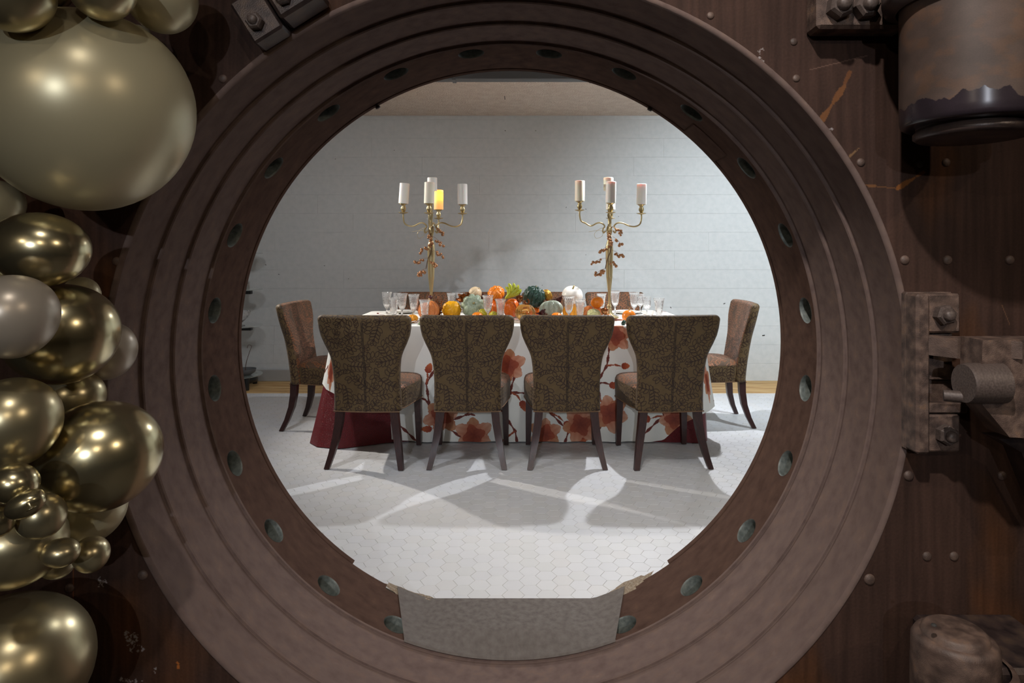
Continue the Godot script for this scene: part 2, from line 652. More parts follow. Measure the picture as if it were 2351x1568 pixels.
func make_materials() -> void:
	make_fabric()
	make_cloth_print()
	make_steel_wall()
	M.ring = grained([[0.0, Color8(98, 82, 77)], [0.35, Color8(109, 92, 87)], [0.6, Color8(115, 98, 92)], [0.8, Color8(120, 100, 91)], [1.0, Color8(130, 112, 105)]], 0.03, 1.1, 0.6, 0.0, 0.05, 0.25, 21)
	M.band = grained([[0.0, Color8(66, 49, 42)], [0.4, Color8(81, 62, 54)], [0.7, Color8(87, 67, 58)], [1.0, Color8(98, 75, 63)]], 0.03, 1.1, 0.6, 0.0, 0.04, 0.25, 23)
	M.ring.metallic_specular = 0.12
	M.ring.roughness = 0.85
	M.band.metallic_specular = 0.12
	M.band.roughness = 0.85
	M.socket = grained([[0.0, Color8(84, 90, 87)], [0.5, Color8(112, 118, 114)], [1.0, Color8(138, 142, 136)]], 0.02, 5.0, 0.5, 0.2, 0.0, 0.1, 31)
	M.iron = grained([[0.0, Color8(58, 46, 42)], [0.45, Color8(92, 74, 66)], [0.7, Color8(112, 92, 82)], [1.0, Color8(134, 104, 82)]], 0.014, 3.0, 0.55, 0.0, 0.06, 0.2, 41)
	M.barrel = barrel_paint()
	M.iron_dark = grained([[0.0, Color8(40, 34, 36)], [0.5, Color8(70, 58, 56)], [1.0, Color8(98, 80, 68)]], 0.012, 2.4, 0.38, 0.25, 0.03, 0.2, 43)
	M.bolt = grained([[0.0, Color8(72, 61, 57)], [1.0, Color8(112, 98, 92)]], 0.05, 6.0, 0.5, 0.15, 0.0, 0.1, 45)
	M.mortar = grained([[0.0, Color8(112, 92, 72)], [0.5, Color8(160, 142, 120)], [1.0, Color8(196, 188, 176)]], 0.03, 6.0, 0.9, 0.0, 0.6, 0.08, 47)
	M.concrete = grained([[0.0, Color8(84, 77, 72)], [0.4, Color8(100, 92, 87)], [0.7, Color8(107, 100, 95)], [1.0, Color8(116, 109, 104)]], 0.05, 1.3, 0.8, 0.0, 0.08, 0.2, 51)
	M.grout = grained([[0.0, Color8(120, 112, 100)], [0.5, Color8(150, 145, 136)], [1.0, Color8(176, 172, 164)]], 0.01, 1.2, 0.9, 0.0, 0.0, 0.1, 53)
	M.tile = plain(Color.WHITE, 0.42)
	M.tile.vertex_color_use_as_albedo = true
	M.tiles = []
	for c in [Color8(217, 218, 221), Color8(215, 216, 219), Color8(218, 219, 221), Color8(214, 215, 216), Color8(216, 216, 217)]:
		M.tiles.append(plain(c, 0.42))
	M.paint = grained([[0.0, Color8(202, 206, 206)], [0.5, Color8(208, 211, 211)], [1.0, Color8(213, 215, 215)]], 0.03, 0.9, 0.7, 0.0, 0.1, 0.16, 61)
	M.plaster = grained([[0.0, Color8(196, 178, 164)], [1.0, Color8(214, 200, 186)]], 0.02, 0.8, 0.9, 0.0, 0.9, 0.12, 63)
	M.room_wall = grained([[0.0, Color8(192, 194, 194)], [1.0, Color8(210, 211, 210)]], 0.02, 0.7, 0.8, 0.0, 0.2, 0.1, 65)
	M.board = grained([[0.0, Color8(150, 112, 66)], [0.4, Color8(190, 150, 96)], [0.7, Color8(206, 172, 118)], [1.0, Color8(214, 186, 138)]], 0.006, 1.0, 0.6, 0.0, 0.03, 0.1, 67)
	M.board.uv1_scale = Vector3(0.6, 4.0, 4.0)
	M.board_paint = plain(Color8(164, 164, 162), 0.6)
	M.wood_dark = grained([[0.0, Color8(34, 17, 16)], [0.5, Color8(52, 26, 24)], [1.0, Color8(68, 36, 31)]], 0.02, 3.0, 0.34, 0.0, 0.0, 0.1, 71)
	M.wood_dark.uv1_scale = Vector3(9, 2, 9)
	M.wood_plain = plain(Color8(150, 118, 82), 0.6)
	M.seam = plain(Color8(48, 34, 24), 0.7)
	M.welt = plain(Color8(112, 82, 54), 0.6)
	M.red = grained([[0.0, Color8(82, 2, 12)], [0.5, Color8(100, 3, 16)], [1.0, Color8(120, 6, 22)]], 0.03, 4.0, 0.42, 0.0, 0.35, 0.09, 73)
	M.gold = plain(Color8(188, 170, 128), 0.38, 0.9)
	M.berry = plain(Color8(166, 118, 80), 0.36, 0.45)
	M.vine = plain(Color8(96, 70, 44), 0.6, 0.2)
	M.wax = plain(Color8(240, 238, 232), 0.5)
	M.wax.subsurf_scatter_enabled = true
	M.wax.subsurf_scatter_strength = 0.25
	M.wax_ivory = plain(Color8(236, 230, 210), 0.5)
	M.wax_ivory.subsurf_scatter_enabled = true
	M.wax_ivory.subsurf_scatter_strength = 0.25
	M.wax_lit = plain(Color8(246, 232, 196), 0.5)
	M.wax_lit.backlight_enabled = true
	M.wax_lit.backlight = Color(1.0, 0.9, 0.62)
	M.flame = glow(Color(1.0, 0.8, 0.4), 4.0)
	M.glass = plain(Color(1, 1, 1, 0.1), 0.05)
	M.glass.transparency = BaseMaterial3D.TRANSPARENCY_ALPHA
	M.glass.refraction_enabled = true
	M.glass.refraction_scale = 0.05
	M.pane = plain(Color(0.82, 0.9, 0.88, 0.14), 0.04)
	M.pane.transparency = BaseMaterial3D.TRANSPARENCY_ALPHA
	M.black = plain(Color8(18, 20, 20), 0.35)
	M.china = plain(Color8(236, 232, 224), 0.2)
	M.linen = plain(Color8(112, 128, 92), 0.8)
	M.silver = plain(Color8(196, 190, 178), 0.22, 1.0)
	M.chrome = plain(Color8(204, 192, 154), 0.24, 0.95)
	M.chrome_soft = plain(Color8(200, 187, 150), 0.3, 0.85)
	M.pearl = plain(Color8(202, 191, 156), 0.34, 0.4)
	M.pearl_pink = plain(Color8(186, 174, 158), 0.34, 0.4)
	M.hall_wall = plain(Color8(206, 200, 188), 0.9)
	M.hall_floor = plain(Color8(50, 44, 38), 0.6)
	M.lamp_body = plain(Color8(30, 30, 32), 0.5)
	M.lamp_glow = glow(Color(1.0, 0.9, 0.78), 18.0)
	M.lamp_cool = glow(Color(0.95, 0.97, 1.0), 18.0)
	M.duct = plain(Color8(96, 98, 100), 0.6)
	M.print_grey = plain(Color8(60, 58, 56), 0.8)


# ---------------------------------------------------------------- camera, light

func lamp(where: Vector3, aim: Vector3, energy: float, angle: float, col: Color, size: float, warm: bool, label: String, group: String, soft := 0.6) -> void:
	# a track spotlight: stem, can, glowing lens and the light just in front of it
	var t := thing("track_spotlight", label, "spotlight", where, 0.0, group)
	var dir := (aim - where).normalized()
	var b := Basis.looking_at(dir, Vector3.UP if absf(dir.y) < 0.95 else Vector3.RIGHT)
	var up := Transform3D(b * Basis(Vector3.RIGHT, -PI / 2), Vector3.ZERO)   # y axis of the lathe runs along the beam
	var s := shape()
	s.lathe([Vector2(0, -0.17), Vector2(0.035, -0.17), Vector2(0.05, -0.16), Vector2(0.06, -0.05), Vector2(0.062, 0.0), Vector2(0.054, 0.0), Vector2(0.05, -0.03), Vector2(0, -0.03)], 24, up)
	part(s, "can", M.lamp_body, t)
	var l := shape()
	l.lathe([Vector2(0, -0.012), Vector2(0.047, -0.012), Vector2(0.047, -0.018), Vector2(0, -0.018)], 24, up)
	part(l, "lens", M.lamp_glow if warm else M.lamp_cool, t)
	var top := CEIL_Y if where.z < -2.4 else 4.0
	part(shape().tube([dir * -0.1, Vector3(dir.x * -0.1, top - where.y, dir.z * -0.1)], [0.012], 8), "stem", M.lamp_body, t)
	var sp := SpotLight3D.new()
	sp.name = "beam"
	t.add_child(sp)
	sp.basis = b
	sp.position = dir * 0.03
	sp.light_color = col
	sp.light_energy = energy
	sp.spot_angle = angle
	sp.spot_angle_attenuation = soft
	sp.spot_range = 20.0
	sp.spot_attenuation = 2.0
	sp.light_size = size
	sp.shadow_enabled = true


func set_view() -> void:
	var cam := Camera3D.new()
	cam.name = "camera"
	add_child(cam)
	cam.position = Vector3(0, EYE_H, 0)
	var near := 0.05
	cam.set_frustum(2.0 * near * 784.0 / FOCAL, Vector2((1175.5 - VPX) / FOCAL, (VPY - 784.0) / FOCAL) * near, near, 60.0)
	cam.current = true
	var env := Environment.new()
	env.background_mode = Environment.BG_COLOR
	env.background_color = Color(0.02, 0.02, 0.022)
	env.tonemap_mode = Environment.TONE_MAPPER_LINEAR
	env.tonemap_exposure = 1.0
	env.sdfgi_enabled = true
	env.ssao_enabled = true
	env.ssil_enabled = true
	var we := WorldEnvironment.new()
	we.name = "environment"
	we.environment = env
	add_child(we)


func set_lamps() -> void:
	# inside the vault
	lamp(Vector3(-3.2, 2.5, -5.35), Vector3(0.9, 0.4, -4.6), 8.5, 34.0, Color(1.0, 0.97, 0.93), 0.03, true, "track spotlight in the vault corner over the glass shelf stand", "vault track spotlights")
	lamp(Vector3(1.2, 2.5, -5.2), Vector3(0.3, 0.0, -4.6), 5.0, 58.0, Color(0.97, 0.98, 1.0), 0.03, false, "track spotlight over the far end of the dining table", "vault track spotlights", 0.9)
	lamp(Vector3(2.5, 2.5, -3.5), Vector3(2.4, 0.9, -6.2), 9.0, 46.0, Color(0.93, 0.97, 1.0), 0.03, false, "track spotlight just inside the doorway aimed at the painted wall", "vault track spotlights", 0.9)
	lamp(Vector3(-1.5, 2.5, -2.9), Vector3(-1.5, 0.5, -5.2), 1.7, 55.0, Color(0.97, 0.98, 1.0), 0.1, false, "track spotlight just inside the doorway aimed at the shaded table end", "vault track spotlights", 0.9)
	lamp(Vector3(0.35, 2.5, -2.85), Vector3(0.2, 0.0, -3.05), 0.9, 60.0, Color(0.98, 0.99, 1.0), 0.08, false, "added fill spotlight just inside the doorway aimed down at the tiles", "vault track spotlights", 0.9)  # added fill lamp, lifts the shadows on the tiles before the chairs
	# in the hall
	lamp(Vector3(0.8, 3.2, 3.2), Vector3(-0.4, 0.9, -2.0), 1.2, 40.0, Color(1.0, 0.92, 0.82), 0.06, true, "hall track spotlight aimed at the round doorway", "hall track spotlights", 0.8)
	lamp(Vector3(-2.2, 3.2, 3.4), Vector3(-0.6, 0.9, -2.0), 1.3, 40.0, Color(1.0, 0.93, 0.84), 0.05, true, "hall track spotlight on the balloon side", "hall track spotlights", 0.8)
	lamp(Vector3(2.7, 3.2, 1.0), Vector3(0.9, 0.2, -1.9), 1.6, 40.0, Color(1.0, 0.92, 0.82), 0.05, true, "hall track spotlight on the hinge side", "hall track spotlights", 0.8)
	lamp(Vector3(-0.3, 3.7, 0.4), Vector3(0.8, 0.0, -2.0), 8.0, 30.0, Color(1.0, 0.97, 0.94), 0.05, true, "added fill spotlight high over the doorway", "hall track spotlights", 0.9)  # added lamp to brighten the lower half of the stepped ring
	lamp(Vector3(-0.7, 3.0, 6.4), Vector3(0.02, 0.95, -2.2), 13.0, 11.0, Color(0.93, 0.96, 1.0), 0.05, false, "far hall track spotlight shining through the doorway", "hall track spotlights", 0.8)
	lamp(Vector3(-2.0, 3.2, 1.0), Vector3(-1.0, 1.6, 8.0), 4.0, 60.0, Color(1.0, 0.94, 0.86), 0.05, true, "added ambient spotlight turned to the opposite hall wall", "hall track spotlights", 0.9)  # added lamp giving the hall ambient light for the balloons to mirror


# ---------------------------------------------------------------- the setting

func ring_rows(profile: Array, seg: int, from := 0.0, to := 360.0) -> Array:
	var rows := []
	for q in profile:
		var r := PackedVector3Array()
		for j in (seg if to - from >= 360.0 else seg + 1):
			r.append(hub(from + (to - from) * j / seg, q.x, q.y))
		rows.append(r)
	return rows


func plate_with_hole(x0: float, x1: float, y0: float, y1: float, r: float, d: float, toward: Vector3) -> Shape:
	var outer := PackedVector2Array()
	for k in 48:
		outer.append(Vector2(lerpf(x0, x1, k / 48.0), y1))
	for k in 48:
		outer.append(Vector2(x1, lerpf(y1, y0, k / 48.0)))
	for k in 48:
		outer.append(Vector2(lerpf(x1, x0, k / 48.0), y0))
	for k in 48:
		outer.append(Vector2(x0, lerpf(y0, y1, k / 48.0)))
	outer.append(outer[0])
	var rows := []
	var uvs := []
	for i in 7:
		var t := pow(i / 6.0, 1.3)
		var row := PackedVector3Array()
		var u := PackedVector2Array()
		for q in outer:
			var p := HUB + (q - HUB).normalized() * r
			p = p.lerp(q, t)
			row.append(Vector3(p.x, p.y, -d))
			u.append(Vector2((p.x + 1.7) / 3.4, (2.3 - p.y) / 2.5))
		rows.append(row)
		uvs.append(u)
	return shape().grid(rows, false, toward, uvs)


func rivet(parent: Node, p: Vector3, r: float, m: Material) -> void:
	var xf := Transform3D(Basis(Vector3.RIGHT, PI / 2), p)
	var o := part(shape().lathe([Vector2(0, r * 0.5), Vector2(r * 0.4, r * 0.46), Vector2(r * 0.75, r * 0.33), Vector2(r * 0.95, r * 0.14), Vector2(r, -0.002)], 20, xf), "rivet", m, parent)
	o.set_meta("label", "domed rivet head")


func hex_bolt(parent: Node, p: Vector3, r: float, high: float, turn: float) -> MeshInstance3D:
	# hexagon head with a chamfered crown, axis towards the hall
	var s := shape()
	var c := p + Vector3(0, 0, high / 2)
	var a := PackedVector3Array()
	var b := PackedVector3Array()
	var e := PackedVector3Array()
	for k in 6:
		var t := turn + TAU * k / 6.0
		var d := Vector3(cos(t), sin(t), 0)
		a.append(p + d * r)
		b.append(p + d * r + Vector3(0, 0, high * 0.78))
		e.append(p + d * r * 0.8 + Vector3(0, 0, high))
	for k in 6:
		var j := (k + 1) % 6
		s.poly(PackedVector3Array([a[k], a[j], b[j], b[k]]), c)
		s.poly(PackedVector3Array([b[k], b[j], e[j], e[k]]), c)
	s.poly(e, c)
	var o := part(s, "bolt", M.bolt, parent)
	part(shape().lathe([Vector2(0, high * 0.55), Vector2(r * 0.4, high * 0.5), Vector2(r * 0.55, high * 0.3), Vector2(r * 0.58, 0)], 18, Transform3D(Basis(Vector3.RIGHT, PI / 2), p + Vector3(0, 0, high * 0.98))), "bolt_end", M.bolt, o)
	return o


func build_doorway() -> void:
	var wall := thing("wall_front", "brown oxidised steel vault front with vertical streaks and domed rivets", "wall", Vector3.ZERO, 0.0, "", "structure")
	part(plate_with_hole(-4.6, 4.6, HALL_Y, 4.0, R3 + 0.004, Z4, Vector3(0, 1, 0)), "plate", M.steel_wall, wall)
	for q in [[1828, 180, 9], [1976, 373, 10], [2112, 377, 9], [2172, 373, 10], [2077, 597, 11], [2175, 597, 11], [2086, 1092, 12], [2128, 1277, 11], [2190, 1277, 11], [1996, 1330, 13], [512, 181, 10], [268, 600, 10], [328, 1320, 12], [1631, 36, 9], [1822, 96, 9], [2300, 1092, 11], [2318, 597, 11], [160, 1350, 11], [205, 190, 10]]:
		rivet(wall, at(q[0], q[1], Z4), q[2] * Z4 / FOCAL, M.iron)
	var inner := thing("wall_vault_inner", "painted inner face of the vault front around the doorway", "wall", Vector3.ZERO, 0.0, "", "structure")
	part(plate_with_hole(-3.7, 3.6, -0.03, CEIL_Y, R0 + 0.022, Z_LIP, Vector3(0, 1, -5)), "plate", M.room_wall, inner)

	var door := thing("door_1", "round stepped steel vault doorway with bolt holes around its inner band", "doorway", Vector3.ZERO, 0.0, "", "structure")
	var eye := Vector3(HUB.x, HUB.y, -1.0)
	var mid := Vector3(HUB.x, HUB.y, -2.0)
	var steps := [[R0, Z1, R1, Z2], [R1, Z2, R2, Z3], [R2, Z3, R3, Z4]]
	for q in steps:
		var rin: float = q[0]
		var zf: float = q[1]
		var rout: float = q[2]
		var zn: float = q[3]
		var s := shape()
		s.grid(ring_rows([Vector2(rin, zf + 0.004), Vector2(rin + 0.003, zf)], 192), true, eye)
		s.grid(ring_rows([Vector2(rin + 0.003, zf), Vector2(rout - 0.002, zf)], 192), true, eye)
		s.grid(ring_rows([Vector2(rout - 0.002, zf), Vector2(rout, zf - 0.002), Vector2(rout, zf - 0.04), Vector2(rout, zn + 0.004)], 192), true, mid)
		part(s, "step_ring", M.ring, door)
	var flange := shape()
	flange.grid(ring_rows([Vector2(R3, Z4 + 0.004), Vector2(R3 + 0.003, Z4 - 0.003), Vector2(R3 + 0.012, Z4 - 0.004), Vector2(R3 + 0.016, Z4)], 192), true, eye)
	part(flange, "rim", M.ring, door)
	# inner band, one segment for each of the 24 bolt holes
	var zc := 2.222
	var hr := 0.044
	var z0 := Z1 + 0.004
	var z1 := 2.395
	var half := deg_to_rad(7.5)
	var wide := half * R0
	var per := []
	var quart := 10
	for k in quart:
		per.append(Vector2(lerpf(-wide, wide, float(k) / quart), z0 - zc))
	for k in quart:
		per.append(Vector2(wide, lerpf(z0 - zc, z1 - zc, float(k) / quart)))
	for k in quart:
		per.append(Vector2(lerpf(wide, -wide, float(k) / quart), z1 - zc))
	for k in quart:
		per.append(Vector2(-wide, lerpf(z1 - zc, z0 - zc, float(k) / quart)))
	var band := shape()
	for i in 24:
		var a0 := deg_to_rad(7.5 + 15.0 * i)
		if absf(angle_difference(a0, PI)) < 0.2:   # under the concrete sill
			continue
		var rows := []
		for t in [0.0, 0.12, 0.4, 0.7, 1.0]:
			var r := PackedVector3Array()
			for q in per:
				var p: Vector2 = (q.normalized() * hr).lerp(q, t)
				var ang: float = a0 + p.x / R0
				r.append(Vector3(HUB.x + R0 * sin(ang), HUB.y + R0 * cos(ang), -(zc + p.y)))
			rows.append(r)
		band.grid(rows, true, mid)
	part(band, "inner_band", M.band, door)
	part(shape().grid(ring_rows([Vector2(R0, z0), Vector2(R0, z1)], 12, 165.0, 195.0), false, mid), "inner_band", M.band, door)
	var sleeve := shape()
	sleeve.grid([_ring_y(hr + 0.001, -0.001), _ring_y(hr - 0.003, 0.005), _ring_y(hr - 0.003, 0.05), _ring_y(hr - 0.003, 0.05), _ring_y(0.02, 0.052), _ring_y(0.0, 0.052)], true, Vector3(0, -1, 0))
	var sleeve_mesh := sleeve.mesh()
	for i in 24:
		var deg := 7.5 + 15.0 * i
		if absf(deg - 180.0) < 10.0:
			continue
		var o := part(sleeve_mesh, "bolt_socket", M.socket, door)
		var out := (hub(deg, 1.0, 0.0) - hub(deg, 0.0, 0.0)).normalized()
		o.transform = Transform3D(Basis(out.cross(Vector3.BACK), out, Vector3.BACK), hub(deg, R0, zc))
		o.set_meta("label", "grey bolt socket")
	# rear lips, cut away near the floor
	var lip := shape()
	lip.grid(ring_rows([Vector2(R0, z1), Vector2(R0, 2.425)], 160, -153.0, 153.0), false, mid)
	part(lip, "rear_lip", M.band, door)
	var lip2 := shape()
	lip2.grid(ring_rows([Vector2(R0, 2.4245), Vector2(R0 - 0.002, 2.4245), Vector2(R0 - 0.004, 2.4285), Vector2(R0 - 0.004, 2.446)], 160, -144.6, 144.6), false, mid)
	lip2.grid(ring_rows([Vector2(R0 - 0.004, 2.446), Vector2(R0 + 0.03, 2.446)], 160, -144.6, 144.6), false, Vector3(0, 1, -5))
	part(lip2, "rear_lip", M.band, door)
	part(shape().grid(ring_rows([Vector2(R0 + 0.02, z1 - 0.002), Vector2(R0 + 0.024, 2.45)], 96), true, mid), "mortar_bed", M.mortar, door)
	# two screws hanging at the lip and a small keeper plate
	for q in [[866, 244, -0.3], [1493, 249, 0.3]]:
		var p := at(q[0], q[1], 2.43)
		var out := Vector3(HUB.x - p.x, HUB.y - p.y, 0).normalized()
		part(shape().lathe([Vector2(0, 0.0), Vector2(0.004, 0), Vector2(0.004, 0.012), Vector2(0.009, 0.013), Vector2(0.009, 0.02), Vector2(0, 0.022)], 12, Transform3D(Basis(out.cross(Vector3.BACK), out, Vector3.BACK), p - out * 0.012)), "screw", M.iron_dark, door)
	var kd := 44.0
	var ko := (hub(kd, 1.0, 0.0) - hub(kd, 0.0, 0.0)).normalized()
	part(shape().box(Vector3.ZERO, Vector3(0.16, 0.012, 0.13), 0.004, Basis(ko.cross(Vector3.BACK), ko, Vector3.BACK)), "keeper_plate", M.band, door).position = hub(kd, R0 - 0.004, 2.36)


func _ring_y(r: float, y: float) -> PackedVector3Array:
	var p := PackedVector3Array()
	for j in 28:
		p.append(Vector3(r * cos(TAU * j / 28), y, r * sin(TAU * j / 28)))
	return p


func build_floor() -> void:
	var f := thing("floor", "white hexagon tiled vault floor with thin grey grout", "floor", Vector3.ZERO, 0.0, "", "structure")
	part(shape().box(Vector3(-0.05, -0.0212, -4.54), Vector3(7.3, 0.04, 4.2), 0.0), "grout_bed", M.grout, f)
	var s := 0.0429
	var gap := 0.0007
	var hexm := shape()
	var top := PackedVector3Array()
	var low := PackedVector3Array()
	var foot := PackedVector3Array()
	for k in 6:
		var d := Vector3(cos(TAU * k / 6), 0, sin(TAU * k / 6))
		top.append(d * (s - gap - 0.0006))
		low.append(d * (s - gap) + Vector3.DOWN * 0.0006)
		foot.append(d * (s - gap) + Vector3.DOWN * 0.006)
	for k in 6:
		var j := (k + 1) % 6
		hexm.poly(PackedVector3Array([top[k], top[j], low[j], low[k]]), Vector3(0, -0.01, 0))
		hexm.poly(PackedVector3Array([low[k], low[j], foot[j], foot[k]]), Vector3(0, -0.002, 0))
	hexm.poly(top, Vector3(0, -0.01, 0))
	var tile_mesh := hexm.mesh()
	var field := shape()
	rng.seed = 9
	var list := []
	for c in range(-46, 50):
		for r in range(-3, 50):
			var p := Vector3(-0.2168 + c * 1.5 * s, 0, -(2.574 + r * sqrt(3.0) * s + (sqrt(3.0) * s / 2 if c % 2 else 0.0)))
			if p.z > -2.44 + 0.03 or p.z < -6.09 or absf(p.x) > 2.9:
				continue
			if p.z > -2.46 and absf(p.x) > 0.46:
				continue
			# those seen through the doorway, nearest first
			var q := HUB + (Vector2(p.x, p.y - EYE_H) * (Z_LIP / -p.z) + Vector2(0, EYE_H) - HUB)
			var seen := q.distance_to(HUB) < R0 and p.z > -3.75
			list.append([(-p.z if seen else 100.0 - p.z), p, rng.randf(), rng.randf()])
	list.sort_custom(func(a, b): return a[0] < b[0])
	for i in list.size():
		var p: Vector3 = list[i][1]
		var k: float = (list[i][2] - 0.5) * 0.0003
		if i < 300:
			var o := part(tile_mesh, "tile", M.tiles[int(list[i][3] * 4.999)], f)
			o.position = p + Vector3(0, k, 0)
		else:
			var base := field.v.size()
			var c: Color = M.tiles[int(list[i][3] * 4.999)].albedo_color.srgb_to_linear()
			for q in hexm.v:
				field.v.append(q + p + Vector3(0, k, 0))
				field.col.append(c)
			field.n.append_array(hexm.n)
			field.uv.append_array(hexm.uv)
			for q in hexm.ix:
				field.ix.append(base + q)
	var rest := part(field, "tile_field", M.tile, f)
	rest.set_meta("kind", "stuff")
	# plywood margin along the far wall
	var x := -3.0
	var widths := [0.86, 1.22, 1.22, 1.22, 1.22, 0.75]
	for w in widths:
		part(shape().box(Vector3(x + w / 2, -0.006, -6.345), Vector3(w - 0.003, 0.02, 0.585), 0.002), "floor_board", M.board, f)
		x += w
	# concrete sill filling the foot of the doorway
	var sill := thing("trim_1", "worn grey concrete sill at the foot of the round doorway", "sill", Vector3.ZERO, 0.0, "", "structure")
	var rows := []
	for i in 9:
		var t := i / 8.0
		var d := lerpf(Z1 + 0.002, 2.438, t)
		var half := lerpf(0.345, 0.42, t)
		var row := PackedVector3Array()
		for j in 41:
			var xx := lerpf(-half, half, j / 40.0)
			var edge := HUB.y - sqrt(R0 * R0 - xx * xx) + 0.006
			row.append(Vector3(HUB.x + xx, lerpf(edge, maxf(0.0012, edge), smoothstep(0.0, 0.3, t)), -d))
		rows.append(row)
	var front := PackedVector3Array()
	var front2 := PackedVector3Array()
	for j in 41:
		var xx := lerpf(-0.345, 0.345, j / 40.0)
		var edge := HUB.y - sqrt(R0 * R0 - xx * xx) + 0.001
		front.append(rows[0][j])
		front2.append(Vector3(HUB.x + xx, edge, -(Z1 - 0.004)))
	var ss := shape()
	ss.grid(rows, false, Vector3(0, 5, -2.3))
	ss.grid([front, front2], false, Vector3(0, 1, 0))
	part(ss, "sill_slab", M.concrete, sill)
	for q in [[-0.43, 2.43, 0.07, 3], [0.41, 2.435, 0.09, 4], [0.36, 2.44, 0.05, 5], [-0.37, 2.44, 0.05, 6]]:
		var lump := shape()
		var rr := []
		var nz := FastNoiseLite.new()
		nz.seed = q[3]
		nz.frequency = 20.0
		for i in 5:
			var ring := PackedVector3Array()
			for j in 18:
				var a := TAU * j / 18
				var r: float = q[2] * (1.0 - i / 4.0) * (1.0 + 0.5 * nz.get_noise_2d(cos(a) + q[3], sin(a)))
				var xx: float = q[0] + r * cos(a)
				ring.append(Vector3(xx, maxf(0.002, HUB.y - sqrt(R0 * R0 - (xx - HUB.x) * (xx - HUB.x)) - 0.004) + 0.006 * sin(i / 4.0 * PI / 2) + 0.003 * nz.get_noise_2d(xx * 30, r * 90), -q[1] - r * 0.45 * sin(a)))
			rr.append(ring)
		lump.grid(rr, true, Vector3(0, 5, -2.4))
		part(lump, "mortar_patch", M.mortar, sill)


